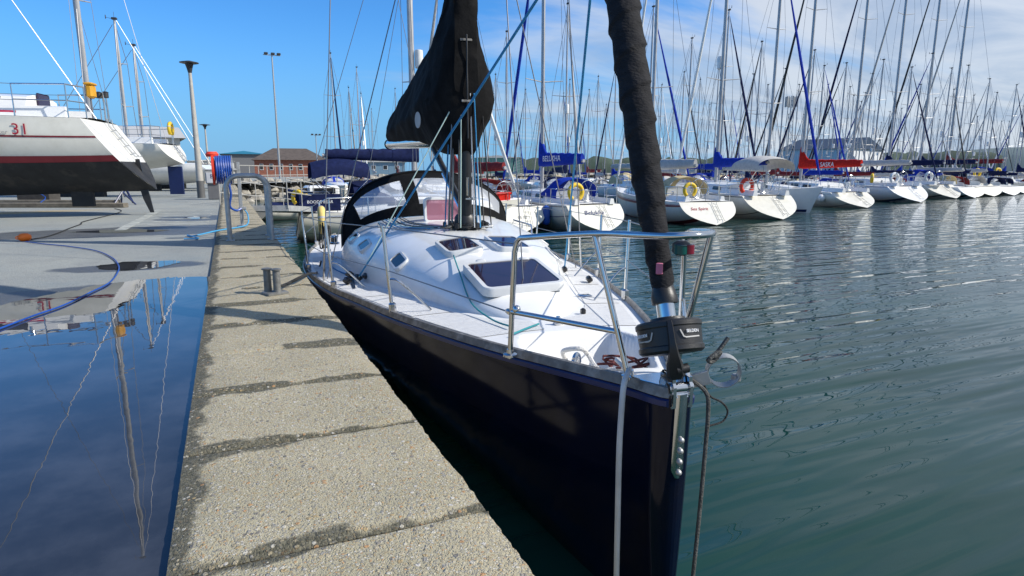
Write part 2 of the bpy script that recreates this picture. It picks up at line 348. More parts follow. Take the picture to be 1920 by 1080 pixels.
def slab_material():
    m, n, l, b = newmat('exposed_aggregate'); mth, noise, rng, mixc = nodes_helper(n, l)
    t = n.new('ShaderNodeTexCoord'); oi = n.new('ShaderNodeObjectInfo')
    geo = n.new('ShaderNodeNewGeometry'); P = geo.outputs['Position']
    g = n.new('ShaderNodeSeparateXYZ'); l.new(t.outputs['Generated'], g.inputs[0])
    w = n.new('ShaderNodeTexNoise'); w.inputs['Scale'].default_value = 30; l.new(P, w.inputs['Vector'])
    addv = n.new('ShaderNodeMixRGB'); addv.blend_type = 'ADD'; addv.inputs[0].default_value = .012; l.new(P, addv.inputs[1]); l.new(w.outputs['Color'], addv.inputs[2]); PW = addv.outputs[0]
    def stones(scale, lo, hi):
        v = n.new('ShaderNodeTexVoronoi'); v.inputs['Scale'].default_value = scale; v.inputs['Randomness'].default_value = 1; l.new(PW, v.inputs['Vector'])
        s_ = n.new('ShaderNodeSeparateColor'); l.new(v.outputs['Color'], s_.inputs[0])
        rp = n.new('ShaderNodeValToRGB'); rp.color_ramp.interpolation = 'CONSTANT'; e = rp.color_ramp.elements
        cols = [(0, (.36, .30, .19)), (.17, (.46, .40, .28)), (.34, (.30, .29, .27)), (.5, (.58, .55, .47)), (.63, (.42, .30, .14)), (.76, (.22, .20, .18)), (.85, (.50, .25, .09)), (.91, (.66, .63, .58)), (.96, (.12, .12, .13))]
        e[0].position = 0; e[0].color = cols[0][1] + (1,); e[1].position = cols[1][0]; e[1].color = cols[1][1] + (1,)
        for p_, c_ in cols[2:]:
            k = e.new(p_); k.color = c_ + (1,)
        l.new(s_.outputs[0], rp.inputs[0]); return rp.outputs[0], rng(v.outputs['Distance'], lo, hi, 1, 0), s_.outputs[1]
    c1, m1, r1 = stones(150, .40, .55); c2, m2, r2 = stones(64, .34, .46)
    base = mixc(rng(noise(P, 3, 5), .3, .7), (.36, .325, .215), (.46, .41, .275))
    c = mixc(mth('MULTIPLY', m1, .75), base, c1)
    big = mth('MULTIPLY', m2, rng(r2, .68, .72)); c = mixc(mth('MULTIPLY', big, .9), c, c2)
    c = mixc(mth('MULTIPLY', rng(noise(P, .8, 4), .35, .7), .3), c, (.44, .385, .265))
    nb = noise(P, 5, 6, .65); nb2 = noise(P, 1.7, 3)
    thick = mth('ADD', mth('ADD', .012, mth('MULTIPLY', rng(nb2, .38, .60), .125)), mth('MULTIPLY', mth('SUBTRACT', nb, .5), .11))
    ey = mth('MINIMUM', g.outputs[1], mth('SUBTRACT', 1, g.outputs[1]))
    j = mth('LESS_THAN', ey, 2); jm = n.new('ShaderNodeMapRange'); jm.interpolation_type = 'SMOOTHSTEP'; l.new(mth('SUBTRACT', ey, thick), jm.inputs['Value'])
    jm.inputs['From Min'].default_value = -.008; jm.inputs['From Max'].default_value = .022; jm.inputs['To Min'].default_value = 1; jm.inputs['To Max'].default_value = 0
    lm = n.new('ShaderNodeMapRange'); lm.interpolation_type = 'SMOOTHSTEP'; l.new(mth('SUBTRACT', g.outputs[0], mth('ADD', .05, mth('MULTIPLY', mth('SUBTRACT', nb, .45), .25))), lm.inputs['Value'])
    lm.inputs['From Min'].default_value = -.01; lm.inputs['From Max'].default_value = .03; lm.inputs['To Min'].default_value = 1; lm.inputs['To Max'].default_value = 0
    dirt = mth('MAXIMUM', jm.outputs[0], lm.outputs[0])
    dirt = mth('MULTIPLY', dirt, mth('SUBTRACT', 1, mth('MULTIPLY', big, .75)))
    c = mixc(mth('MULTIPLY', dirt, mth('ADD', .62, mth('MULTIPLY', r1, .3))), c, (.038, .040, .026)); l.new(c, b.inputs['Base Color'])
    b.inputs['Roughness'].default_value = .85
    bp = n.new('ShaderNodeBump'); bp.inputs['Strength'].default_value = .75; bp.inputs['Distance'].default_value = .006
    l.new(mth('ADD', mth('ADD', m1, mth('MULTIPLY', big, 1.2)), noise(P, 260, 3)), bp.inputs['Height']); l.new(bp.outputs[0], b.inputs['Normal'])
    return m

def water_material(name, base, sea=True):
    m, n, l, b = newmat(name); mth, noise, rng, mixc = nodes_helper(n, l)
    P = n.new('ShaderNodeTexCoord').outputs['Object']
    b.inputs['IOR'].default_value = 1.333; b.inputs['Specular IOR Level'].default_value = .5
    bp = n.new('ShaderNodeBump')
    if sea:
        cn = mixc(rng(noise(P, .25, 3), .3, .7), base, tuple(x * .75 for x in base)); l.new(cn, b.inputs['Base Color'])
        b.inputs['Roughness'].default_value = .02
        def mapped(rz, sx, sy):
            k = n.new('ShaderNodeMapping'); k.inputs['Rotation'].default_value = (0, 0, rz); k.inputs['Scale'].default_value = (sx, sy, 1); l.new(P, k.inputs[0]); return k.outputs[0]
        a = mapped(YAW + R(13), .24, 1.9); a2 = mapped(YAW + R(5), .45, 3.6); a3 = mapped(YAW + R(-8), 1.6, 5.0)
        w1 = noise(a, 1.0, 1, .35); w2 = noise(a2, 1.1, 1, .4); w3 = noise(a3, 1.5, 1.5, .5)
        cd = n.new('ShaderNodeVectorMath'); cd.operation = 'LENGTH'; l.new(P, cd.inputs[0])
        far = rng(cd.outputs['Value'], 7, 20)
        h = mth('ADD', mth('ADD', mth('MULTIPLY', w1, .085), mth('MULTIPLY', w2, .062)), mth('MULTIPLY', mth('MULTIPLY', w3, .016), mth('ADD', .12, mth('MULTIPLY', far, .9))))
        l.new(h, bp.inputs['Height']); bp.inputs['Strength'].default_value = 1; bp.inputs['Distance'].default_value = .75
    else:
        b.inputs['IOR'].default_value = 1.52; b.inputs['Roughness'].default_value = .008
        cn = mixc(rng(noise(P, 2.5, 6, .65), .35, .7), base, tuple(x * 2.2 for x in base)); l.new(cn, b.inputs['Base Color'])
        l.new(noise(P, 5, 2), bp.inputs['Height']); bp.inputs['Strength'].default_value = .05; bp.inputs['Distance'].default_value = .01
    l.new(bp.outputs[0], b.inputs['Normal']); return m

M_asph, M_slab = asphalt_material(), slab_material()
M_sea = water_material('harbour_water', (.006, .042, .037)); M_pud = water_material('puddle_water', (.022, .024, .028), False)

# ground sheet (quay hard standing and the land round the basin), water
bank_px = [(470, 379), (560, 370), (640, 362), (760, 350), (900, 343), (1100, 338), (1300, 335), (1500, 333), (1750, 332), (1920, 332), (2300, 332)]
bank = [at_z(x, y, WATER) for x, y in bank_px]; bank[0].x = QL
gpoly = [(QL, -25), (QL, bank[0].y)] + [(p.x, p.y) for p in bank[1:]] + [(2500, 900), (2500, 3500), (-3000, 3500), (-3000, -25)]
g = MB(); g.add([(x, y, GZ) for x, y in gpoly], [tuple(range(len(gpoly)))]); g.build('ground', M_asph, smooth=False, kind='structure')
w = MB(); w.add([(-5, -60, WATER), (2500, -60, WATER), (2500, 1500, WATER), (-5, 1500, WATER)], [(0, 1, 2, 3)]); w.build('water', M_sea, smooth=False, kind='structure')

def puddle(pix, amp=.02, sub=5, kerb=False):
    pts = [at_z(x, y, GZ) for x, y in pix]; out = []
    if kerb:
        for q in (0, -1, -2, -3): pts[q].x = QL + .02
    for i, p in enumerate(pts):
        q = pts[(i + 1) % len(pts)]
        for k in range(sub):
            c = p.lerp(q, k / sub); d = (Vector((c.x, c.y, 0)).length) * amp
            out.append((min(QL + .003, c.x + random.uniform(-d, d) * .6), c.y + random.uniform(-d, d), GZ + .004))
    b = MB(); b.add(out, [tuple(range(len(out)))]); return b.build('puddle', M_pud, smooth=False, kind='structure')
puddle([(386, 519), (340, 520), (298, 522), (250, 526), (190, 534), (140, 545), (90, 553), (34, 566), (-60, 585), (-500, 640), (-1500, 1000), (-200, 1500), (250, 1500), (286, 1100), (330, 860)], .007, 5, True)
puddle([(178, 500), (230, 492), (330, 489), (337, 493), (300, 502), (240, 507), (190, 506)], .004, 4)
puddle([(345, 409), (365, 406), (392, 408), (370, 411)], .004, 3)
puddle([(128, 436), (200, 431), (260, 430), (320, 432), (280, 435), (220, 437)], .003, 3)

# quay: wall face and coping slabs laid one by one
quay = MB().box(((QL + QR) / 2 + .01, 12, -1.75), (QR - QL - .03, 74, 3.2)).build('quay', M_conc, smooth=False, kind='structure')
joints = [.62, 1.02, 1.44, 2.11, 2.69, 3.29, 3.93, 4.56, 5.17]
while joints[-1] < 24: joints.append(joints[-1] + random.uniform(.60, .68))
def slab(y0, y1):
    L_, W_, T_ = y1 - y0 - .006, QR - QL, .15; b = MB(); nu, nv = 10, (26 if y0 < 9 else 8)
    def top(u, v):
        e = min(u, v, 1 - u, 1 - v); x = -W_ / 2 + W_ * u; y = -L_ / 2 + L_ * v
        if u > .99: x += random.uniform(-.004, .002) + .003 * math.sin((y0 + y) * 11)
        skew = -.035 * (u - .5) * (1 if True else 0)
        return (x, y + skew, random.uniform(-.0015, .0015) - (.011 if e < .001 else 0))
    b.grid(top, nu, nv); o = len(b.v)
    idx = [i for i in range(nu)] + [nu + j * (nu + 1) for j in range(nv)] + [nv * (nu + 1) + nu - i for i in range(nu)] + [(nv - j) * (nu + 1) for j in range(nv)]
    low = [(b.v[i][0], b.v[i][1], -T_) for i in idx]; n0 = len(b.v); b.v += low; m_ = len(idx)
    for k in range(m_): b.f.append((idx[(k + 1) % m_], idx[k], n0 + k, n0 + (k + 1) % m_))
    ob = b.build('coping_slab', M_slab, quay, ang=60); ob.location = ((QL + QR) / 2, (y0 + y1) / 2, 0); return ob
for a, b_ in zip(joints, joints[1:]): slab(a, b_)
slab(joints[-1], joints[-1] + 25)
M_line = mat('worn_paint', (.42, .43, .38), .85, var=.2, scale=8, dirt=(.26, .27, .25), dscale=5, dmin=.4, dmax=.6)
for k in range(6):
    a, b2 = at_z(282 - k * 9, 396 + k * 5, GZ), at_z(398 - k * 2, 395 + k * 5, GZ)
    MB().bar(a + Vector((0, 0, .002)), b2 + Vector((0, 0, .002)), .16, .003).build('painted_marking', M_line, smooth=False, kind='structure')
a, b2 = at_z(300, 393, GZ), at_z(225, 432, GZ); MB().bar(a + Vector((0, 0, .003)), b2 + Vector((0, 0, .003)), .16, .004).build('painted_marking', M_line, smooth=False, kind='structure')
# riprap bank round the end of the basin
M_rock = mat('riprap_stone', (.30, .28, .24), .9, var=.35, scale=1.5, bump=.5, bscale=8)
rk = MB()
for i in range(len(bank) - 2):
    p, q = bank[i], bank[i + 1]; n = int(min(170, (q - p).length * 5.5))
    nrm = Vector((-(q - p).y, (q - p).x, 0)).normalized()
    rk.add([p + Vector((0, 0, -.8)) - nrm * 1.5, q + Vector((0, 0, -.8)) - nrm * 1.5, q + nrm * 3 + Vector((0, 0, -GZ - WATER - .05 + GZ * 2)), p + nrm * 3 + Vector((0, 0, -WATER - .05))], [(0, 1, 2, 3)])
    for k in range(n):
        t = random.random(); c = p.lerp(q, random.random()) + nrm * (t * 4 - 1.2); c.z = WATER - .2 + t * 1.75; r = random.uniform(.22, .6) * (1 + (q.length / 200))
        ring = []
        for z_, rr in ((-.6, .6), (0, 1), (.55, .6)):
            ring.append([(c.x + r * rr * random.uniform(.75, 1.2) * math.cos(a * 1.047), c.y + r * rr * random.uniform(.75, 1.2) * math.sin(a * 1.047), c.z + r * z_ * random.uniform(.7, 1.1)) for a in range(6)])
        rk.loft(ring)
rk.build('riprap', M_rock, smooth=False, kind='stuff')

# far land: wooded shore and a blue hill
M_wood = mat('far_trees', (.05, .075, .05), .9, var=.4, scale=.15, bump=1, bscale=.4)
M_hill = mat('far_hill', (.11, .15, .15), .95, var=.15, scale=.004)
def ridge(name, m, pts, depth, step, jag, **tags):
    ring = []
    P0 = [at_d(x, 330, d) for x, y, d in pts]; Zs = [at_d(x, y, d).z for x, y, d in pts]; path = []
    for i in range(len(P0) - 1):
        n = max(2, int((P0[i + 1] - P0[i]).length / step))
        for k in range(n): path.append((P0[i].lerp(P0[i + 1], k / n), Zs[i] + (Zs[i + 1] - Zs[i]) * k / n))
    b = MB(); rows = []
    for p, z in path:
        d = Vector((p.x, p.y, 0)).normalized(); zz = z * random.uniform(1 - jag, 1 + jag)
        rows.append([(p.x, p.y, GZ - .3), (p.x + d.x * depth * .1, p.y + d.y * depth * .1, zz * .55), (p.x + d.x * depth * .35, p.y + d.y * depth * .35, zz), (p.x + d.x * depth, p.y + d.y * depth, zz * .8), (p.x + d.x * depth * 1.3, p.y + d.y * depth * 1.3, GZ - .3)])
    b.loft(rows, cap=False, closed=False); return b.build(name, m, kind='structure', ang=180, **tags)
ridge('wooded_shore', M_wood, [(1560, 296, 420), (1650, 284, 420), (1720, 282, 430), (1850, 288, 430), (1900, 293, 430)], 30, 4, .12)
ridge('wooded_shore', M_wood, [(880, 298, 480), (1000, 294, 480), (1200, 296, 480), (1450, 297, 480), (1600, 298, 480)], 30, 5, .15)
ridge('hills', M_hill, [(1500, 296, 2200), (1700, 288, 2200), (1850, 275, 2200), (1960, 270, 2200), (2300, 280, 2200)], 500, 40, .01)

# ================================================================== NEAR YACHT (navy hull, bow towards the camera)
SC = 1.2375
yacht = empty('sailing_yacht', (1.5 * SC, 1.77 * SC, -.585), R(-8.5), label='navy hulled racing yacht with black sail covers moored bow-on beside the quay', cat='yacht')
yacht.scale = (SC,) * 3
LOA = 9.6
HB = [(-.055, .008), (-.048, .034), (-.03, .056), (0, .074), (.06, .092), (.2, .135), (.8, .41), (1.3, .61), (2.1, .88), (2.85, 1.09), (3.5, 1.28), (4.45, 1.47), (5.5, 1.58), (6.5, 1.6), (7.5, 1.55), (8.5, 1.43), (9.6, 1.22)]
hb = lambda s: smooth_interp(HB, s)
zs = lambda s: .08 + .29 * (max(0, (LOA - s) / LOA)) ** 2.2
S_st = [-.055, -.052, -.048, -.04, -.03, -.015, 0, .03, .06, .12, .2, .35, .5, .65, .8] + [1.0 + .3 * i for i in range(29)] + [9.6]
def hull_ring(s, out=0.0, q0=0.0, q1=1.0, n=14):
    r = []
    for side in (-1, 1):
        pts = []
        for i in range(n + 1):
            q = q0 + (q1 - q0) * i / n; z = zs(s) - q * (zs(s) + 1.0); t = (hb(s)) * (1 - q ** 2.6) + out
            pts.append((side * t, s + .03 * q, z))
        r += pts if side < 0 else pts[::-1]
    return r
b = MB(); b.loft([hull_ring(s) for s in S_st], closed=False, cap=False); b.f.append(tuple(range(30))); k = len(b.v); b.f.append(tuple(range(k - 30, k)))
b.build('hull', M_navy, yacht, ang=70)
# deck with anchor well and cockpit
def well(t, s):
    if not .3 < s < 1.16: return 0
    w = min(hb(s) - .085, .34) * (1 - .25 * max(0, (s - .8) / .34) ** 2); f = abs(t) / max(w, .02)
    a = min(1, max(0, (1.0 - f) / .16)); e = min(1, max(0, (1.14 - s) / .07)) * min(1, max(0, (s - .3) / .1))
    sm = lambda x: x * x * (3 - 2 * x)
    return -.22 * sm(a) * sm(e)
def cockpit(t, s):
    if s < 6.25: return 0
    a = min(1, max(0, (.72 - abs(t)) / .06)); e = min(1, (s - 6.25) / .08) * min(1, max(0, (9.5 - s) / .05)); return -.45 * a * e
deck_z = lambda t, s: zs(s) + .028 * (1 - (t / max(hb(s), .05)) ** 2) - .004
b = MB(); srow = [-.05 + 1.38 * i / 46 for i in range(46)] + [1.33 + .12 * i for i in range(69)] + [9.6]
rows = []
for s in srow: rows.append([((u / 36 - 1) * hb(s) * .995, s, deck_z((u / 36 - 1) * hb(s), s) + well((u / 36 - 1) * hb(s), s) + cockpit((u / 36 - 1) * hb(s), s)) for u in range(73)])
b.loft(rows, closed=False, cap=False); b.build('deck', M_deck, yacht, ang=60)
for side in (-1, 1):
    r_ = []; r2 = []
    for s in [-.04, -.02, .02, .06] + [.1 + .1 * i for i in range(96)]:
        h = hb(s); z = zs(s)
        r_.append([(side * (h + .004), s, z - .008), (side * (h - .006), s, z + .030), (side * (h - .026), s, z + .032), (side * (h - .034), s, z - .008)])
        r2.append([(side * (h + .001), s, z - .045), (side * (h + .012), s, z - .04), (side * (h + .013), s, z - .018), (side * (h + .001), s, z - .012)])
    MB().loft(r_).build('toe_rail', M_rail, yacht, ang=30); MB().loft(r2).build('rubbing_strake', M_navy_paint, yacht, ang=30)
# coachroof
WB = [(1.45, .05), (1.6, .2), (2.0, .40), (2.7, .62), (3.3, .80), (3.85, .96), (4.8, 1.13), (5.6, 1.16), (6.3, 1.12)]
HC = [(1.45, 0), (1.6, .035), (2.0, .155), (2.4, .25), (2.8, .33), (3.3, .41), (3.85, .47), (5.0, .55), (6.3, .57)]
wb = lambda s: smooth_interp(WB, s); hc = lambda s: smooth_interp(HC, s); NE = 2.5
def roof_z(t, s):
    k = min(1, abs(t) / wb(s)); return zs(s) + .02 + hc(s) * (1 - k ** NE) ** (1 / NE)
rows = []
for i in range(50):
    s = 1.45 + 4.85 * i / 49; row = []
    for j in range(37):
        a = math.pi * j / 36; c, sn = math.cos(a), math.sin(a)
        t = -wb(s) * (abs(c) ** (2 / NE)) * (1 if c > 0 else -1); row.append((t, s - .10 * (1 - sn) * 0, zs(s) - .02 + (hc(s) + .04) * (sn ** (2 / NE)) if sn > 0 else zs(s) - .02))
    rows.append(row)
b = MB(); b.loft(rows, closed=False, cap=False); b.f.append(tuple(range(len(b.v) - 37, len(b.v)))); coach = b.build('coachroof', M_white, yacht, ang=70)

M_nonskid = mat('nonskid', (.70, .70, .69), .8, var=.05, scale=20, bump=.5, bscale=420)
def panel(side, s0, s1):
    rows = []
    for i in range(9):
        s = s0 + (s1 - s0) * i / 8; out = hb(s) - .10; inn = max(.03, (wb(s) if s > 1.55 else .03) + .07) if s > 1.2 else max(.03, min(hb(s) - .06, .36))
        if out - inn < .03: inn = out - .03
        rows.append([(side * (inn + (out - inn) * k / 4), s, deck_z(side * (inn + (out - inn) * k / 4), s) + .0035) for k in range(5)])
    MB().loft(rows, closed=False, cap=False).build('nonskid_panel', M_nonskid, yacht, ang=60)
for side in (-1, 1):
    for s0, s1 in ((1.22, 1.98), (2.02, 2.95), (2.99, 3.95), (3.99, 5.1), (5.14, 6.3)): panel(side, s0, s1)
def rrect(w, h, r, n=4):
    out = []
    for cx, cy, a0 in ((w / 2 - r, h / 2 - r, 0), (-w / 2 + r, h / 2 - r, 90), (-w / 2 + r, -h / 2 + r, 180), (w / 2 - r, -h / 2 + r, 270)):
        for i in range(n + 1): out.append((cx + r * math.cos(R(a0 + 90 * i / n)), cy + r * math.sin(R(a0 + 90 * i / n))))
    return out
def framed(name, parent, mtx, w, h, r, fr, thick, m_frame, m_pane, pane='pane'):
    O = rrect(w, h, r); O2 = rrect(w - .012, h - .012, max(.004, r - .006)); I = rrect(w - 2 * fr, h - 2 * fr, max(.004, r - fr))
    T = lambda P2, z: [mtx @ Vector((x, y, z)) for x, y in P2]
    b = MB(); b.loft([T(O, -.03), T(O, thick * .6), T(O2, thick), T(I, thick), T(I, -.01)], cap=False)
    f = b.build(name, m_frame, parent, ang=35)
    MB().loft([T(I, thick - .006), T(I, thick - .012)]).build(pane, m_pane, f, smooth=False); return f
def on_roof(t, s, z_add=0.0):
    ds = .1; dz = (roof_z(t, s + ds) - roof_z(t, s - ds)) / (2 * ds); dt = (roof_z(t + ds, s) - roof_z(t - ds, s)) / (2 * ds)
    nrm = Vector((-dt, -dz, 1)).normalized(); x = Vector((1, 0, dt)).normalized(); y = nrm.cross(x).normalized()
    return Matrix.Translation((t, s, roof_z(t, s) + z_add)) @ Matrix((x, y, nrm)).transposed().to_4x4()
M_hframe = mat('hatch_frame', (.62, .63, .63), .4, .1, var=.08)
big_h = framed('hatch', yacht, on_roof(-.02, 2.16, .012) @ Matrix.Rotation(R(5), 4, 'Z'), .60, .56, .07, .035, .030, M_hframe, M_dark_glass)
big_h['label'] = 'large tinted hatch'
for t in (-.30, .12):
    h_ = framed('hatch', yacht, on_roof(t + .06, 3.0, .012) @ Matrix.Rotation(R(5), 4, 'Z'), .31, .44, .06, .028, .026, M_hframe, M_dark_glass)
for k in (-1, 1):
    MB().bbox((0, 0, 0), (.07, .035, .022), .006).build('hatch_hinge', M_hframe, yacht).matrix_local = on_roof(-.02 + k * .17, 2.42, .05)
for side in (-1, 1):
    for s in (3.3, 4.35, 5.1):
        k = .80; hh = zs(s) - .02 + (hc(s) + .04) * .60
        t = wb(s) * (1 - .60 ** NE) ** (1 / NE); t2 = wb(s) * (1 - .75 ** NE) ** (1 / NE); dz = (hc(s) + .04) * .15
        upv = Vector((side * (t2 - t), 0, dz)).normalized(); ax = Vector((side * (wb(s + .1) - wb(s - .1)) * .85, .2, .005)).normalized()
        nn = ax.cross(upv).normalized(); nn = nn if nn.x * side > 0 else -nn
        x_ = upv.cross(nn)
        mt = Matrix.Translation(Vector((side * t, s, hh)) + nn * .004) @ Matrix((x_, upv, nn)).transposed().to_4x4()
        framed('portlight', yacht, mt, .30, .15, .05, .022, .014, M_hframe, M_win)
# mast, spreaders, boom, vang
mast = MB(); ms = 3.85; mz = roof_z(0, ms)
mast.loft([[(.062 * k * math.cos(a), ms + .095 * k * math.sin(a), z) for a in [2 * math.pi * i / 16 for i in range(16)]] for z, k in ((mz - .01, 1), (6, 1), (9.5, .85), (11.4, .6))])
mast_o = mast.build('mast', M_carbon, yacht)
MB().lathe([(.16, 0), (.155, .025), (.11, .04), (.105, .10), (.085, .13)], (0, ms, mz + .005), 20).build('mast_collar', M_black, mast_o)
for z in (4.6, 7.6):
    for sd_ in (-1, 1): MB().tube([(0, ms, z), (sd_ * 1.0, ms + .25, z + .05)], [.035, .02], 8).build('spreader', M_carbon, mast_o)
BE = Vector((-.36, 7.55, 1.60)); BS = Vector((0, 3.97, 1.50))
boom = MB().tube([BS, BE], .068, 16).build('boom', M_steel, yacht)
MB().tube([BE, BE + (BE - BS).normalized() * .03], [.078, .06], 16).build('end_cap', M_black, boom)
MB().tube([(0, 3.96, .86), (-.11, 5.0, 1.46)], .032, 12).build('vang', M_black, yacht)
MB().tube([(0.0, 3.98, .80), (-.075, 4.6, 1.18)], .02, 8).build('vang_strut', M_steel, yacht)
# sail cover: a bag over the flaked sail, high in front of the mast
CV = [(3.70, 1.62, 2.2, 1.9, .05), (3.73, 1.42, 2.75, 1.88, .17), (3.80, 1.36, 3.6, 1.87, .27), (3.95, 1.36, 3.9, 1.86, .33), (4.15, 1.37, 3.1, 1.86, .36), (4.4, 1.40, 2.75, 1.84, .34), (4.8, 1.47, 2.52, 1.82, .28), (5.4, 1.55, 2.34, 1.8, .22), (6.2, 1.575, 2.15, 1.78, .17), (6.9, 1.585, 1.98, 1.74, .13), (7.35, 1.60, 1.80, 1.70, .10), (7.5, 1.62, 1.72, 1.67, .04)]
rows = []
for i in range(61):
    s = CV[0][0] + (CV[-1][0] - CV[0][0]) * (i / 60) ** 1.8
    g5 = [interp([(r[0], r[j]) for r in CV], s) for j in range(1, 5)]; zb, zt, zm, w_ = g5; off = -.36 * max(0, s - 3.97) / 3.58; row = []
    neck = .105 if s < 4.1 else .03
    for sgn in (1, -1):
        half = []
        for k in range(24):
            f = k / 23; z = zb + (zt - zb) * f
            wv = (max(neck, w_ * (1 - max(0, z - zm) / (zt * .55 + 1.35 - zm if s > 4.2 else 1.22))) if z > zm else w_ * (.30 + .70 * ((z - zb) / max(.01, zm - zb)) ** .75))
            if f > .985: wv *= .3
            wr = .004 * math.sin(z * 23 + s * 9 + (3 if sgn > 0 else 0)) * min(1, w_ / .2) + .004 * math.sin(s * 31 - z * 12) + .011 * math.sin(z * 7 - s * 5 + sgn) + .007 * math.sin(s * 14 + z * 16 + sgn)
            half.append((off + sgn * max(.004, wv + wr * min(1, wv / .15)), s + .008 * math.sin(z * 17), z))
        row += half if sgn > 0 else half[::-1]
    rows.append(row)
cover = MB().loft(rows).build('sail_cover', M_blackcloth, yacht, ang=80)
MB().tube([(.0, 3.69 - .01 * abs(math.sin(z * 9)), z) for z in [1.5 + .06 * i for i in range(16)]], .008, 6).build('zip_seam', M_black, cover)
for z in (1.83, 2.36): MB().bbox((0, 3.685 + .03 * (z > 2), z), (.11, .02, .022), .004).build('cover_strap', M_rail, cover)
MB().lathe([(.052, -.002), (.052, .002)], (0, 0, 0), 20).build('round_badge', M_greycloth, cover).matrix_local = Matrix.Translation((-.375, 4.27, 1.70)) @ Matrix.Rotation(R(-90), 4, 'Y') @ Matrix.Rotation(R(28), 4, 'X') @ Matrix.Diagonal((1.5, .9, 1, 1))
# furled genoa, furler, stem fitting
FS0, FDIR = Vector((0, .02, .48)), Vector((0, .38, 1)).normalized()
fpt = lambda z: Vector((0, .02 + .38 * (z - .48), z))
GR = [(.74, .040), (.80, .046), (.95, .050), (1.1, .058), (1.5, .066), (2.2, .072), (3.5, .085), (5.5, .075), (8, .05), (9.6, .03)]
rows = []; z = .74
while z < 9.6:
    c = fpt(z); r0 = smooth_interp(GR, z); row = []
    for k in range(36):
        a = 2 * math.pi * k / 36; ph = (z / .155 - a / (2 * math.pi)) % 1.0
        rr = r0 * (.965 + .16 * (1 - ph if ph > .08 else ph * 11.5) ** 3 + .012 * math.sin(7 * a + z * 43) + .016 * math.sin(z * 61 + 2 * a + 1.5 * math.sin(z * 7)))
        row.append((c.x + rr * math.cos(a), c.y + rr * math.sin(a) * .93, c.z - rr * math.sin(a) * .35))
    rows.append(row); z += .007 if z < 2.3 else .06
M_uv = mat('furled_sail_cloth', (.017, .017, .019), .8, spec=.15, var=.3, scale=14, bump=.4, bscale=60, dirt=(.026, .026, .028), dscale=9, stretch=(1, 1, 2.2))
gen = MB().loft(rows).build('furled_genoa', M_uv, yacht, ang=180)
MB().bbox((-.032, .153 - .052, .835), (.026, .010, .045), .003, R(-32)).build('pink_tag', mat('pink_tag', (.55, .16, .25), .7), gen)
MB().tube([fpt(9.5), fpt(10.6)], .01, 6).build('forestay', M_wire, yacht)
fm = FDIR.to_track_quat('Z', 'Y').to_matrix().to_4x4()
def axl(z): return fpt(z)
spool = MB().lathe([(.036, 0), (.036, .10), (.03, .105), (.03, .16)], fpt(.64), 20, fm).build('furler_spool', M_steel, yacht)
MB().lathe([(.050, 0), (.052, .02), (.040, .075), (.034, .08)], fpt(.695), 20, fm).build('furler_cone', M_black, spool)
drum = MB().lathe([(.05, -.070), (.112, -.066), (.124, -.056), (.124, -.04), (.119, -.035), (.122, .03), (.126, .035), (.126, .05), (.118, .058), (.07, .062), (.066, .072), (.05, .075)], fpt(.575), 40, fm).build('furler_drum', M_black, yacht, ang=30)
cp = fpt(.575)
front = Vector((-.52, -.85, 0)); front -= FDIR * front.dot(FDIR); front.normalize(); fside = FDIR.cross(front).normalized()     # radial axis of the arm
def drum_point(ang, z_, r=.1265): a_ = R(ang); return cp + (front * math.cos(a_) + fside * math.sin(a_)) * r + FDIR * z_
MB().loft([[drum_point(6, z_, r_ + dr) + fside * x * w_ for x, dr in ((-1, 0), (-.7, .014), (.7, .014), (1, 0), (1, -.03), (-1, -.03))] for z_, w_, r_ in ((.052, .010, .122), (.03, .012, .128), (-.03, .014, .128), (-.075, .020, .120), (-.11, .030, .095), (-.15, .034, .075), (-.165, .020, .06))]).build('drum_arm', M_black, drum, ang=35)
MB().tube([drum_point(6, -.13, .09), drum_point(38, -.125, .085)], .018, 12).build('rope_guide', M_black, drum)
for a_, sg in ((40, 1), (-44, -1)):
    pts = [drum_point(a_ - sg * 18, .016, .1235), drum_point(a_ - sg * 13, -.010, .1225), drum_point(a_ - sg * 9, -.014, .1225), drum_point(a_ + sg * 22, -.012, .1225)]
    MB().tube(pts, .0035, 4).build('drum_marking', M_greycloth, drum)
    rad = front * math.cos(R(a_ + sg * 6)) + fside * math.sin(R(a_ + sg * 6)); xx = FDIR.cross(rad)
    lt = lettering('SELDEN', .017, M_text_white, drum, (0, 0, 0), (0, 0, 0)); lt.matrix_local = Matrix.Translation(cp + rad * .1235 + FDIR * .008) @ Matrix((xx, FDIR, rad)).transposed().to_4x4()
fit = MB()
for x in (-.035, .035): fit.loft([[(x - .006, s_, z_), (x + .006, s_, z_)] for s_, z_ in ((-.06, .33), (-.06, .41), (-.03, .455), (.03, .455), (.06, .37))], closed=False, cap=False); fit.box((x, -.005, .385), (.014, .09, .12))
fit.tube([(-.05, -.03, .40), (.05, -.03, .40)], .022, 14)
for x in (-.02, .02): fit.bar((x, -.035, .36), (x, .02, .49), .008, .045)
fit.tube([(-.03, -.012, .455), (.03, -.012, .455)], .012, 10); fit.bar((0, .005, .44), (0, .035, .53), .03, .022); fit.tube([(-.034, -.04, .375), (.034, -.04, .375)], .014, 10)
fit.build('stem_fitting', M_steel, yacht, ang=30)
MB().grid(lambda u, v: ((u - .5) * .058 * (1 - .5 * (v > .97)), -.062 + .014 * (2 * u - 1) ** 2 + .030 * min(1, max(0, (.37 - (.04 + .34 * (1 - v))) / 1.37)), .04 + .34 * (1 - v)), 4, 10).build('stem_plate', M_steel, yacht)
for i in range(4): MB().ball((0, -.062 + .002 * i, .20 - i * .045), .0125, 10).build('bolt', M_galv, yacht)
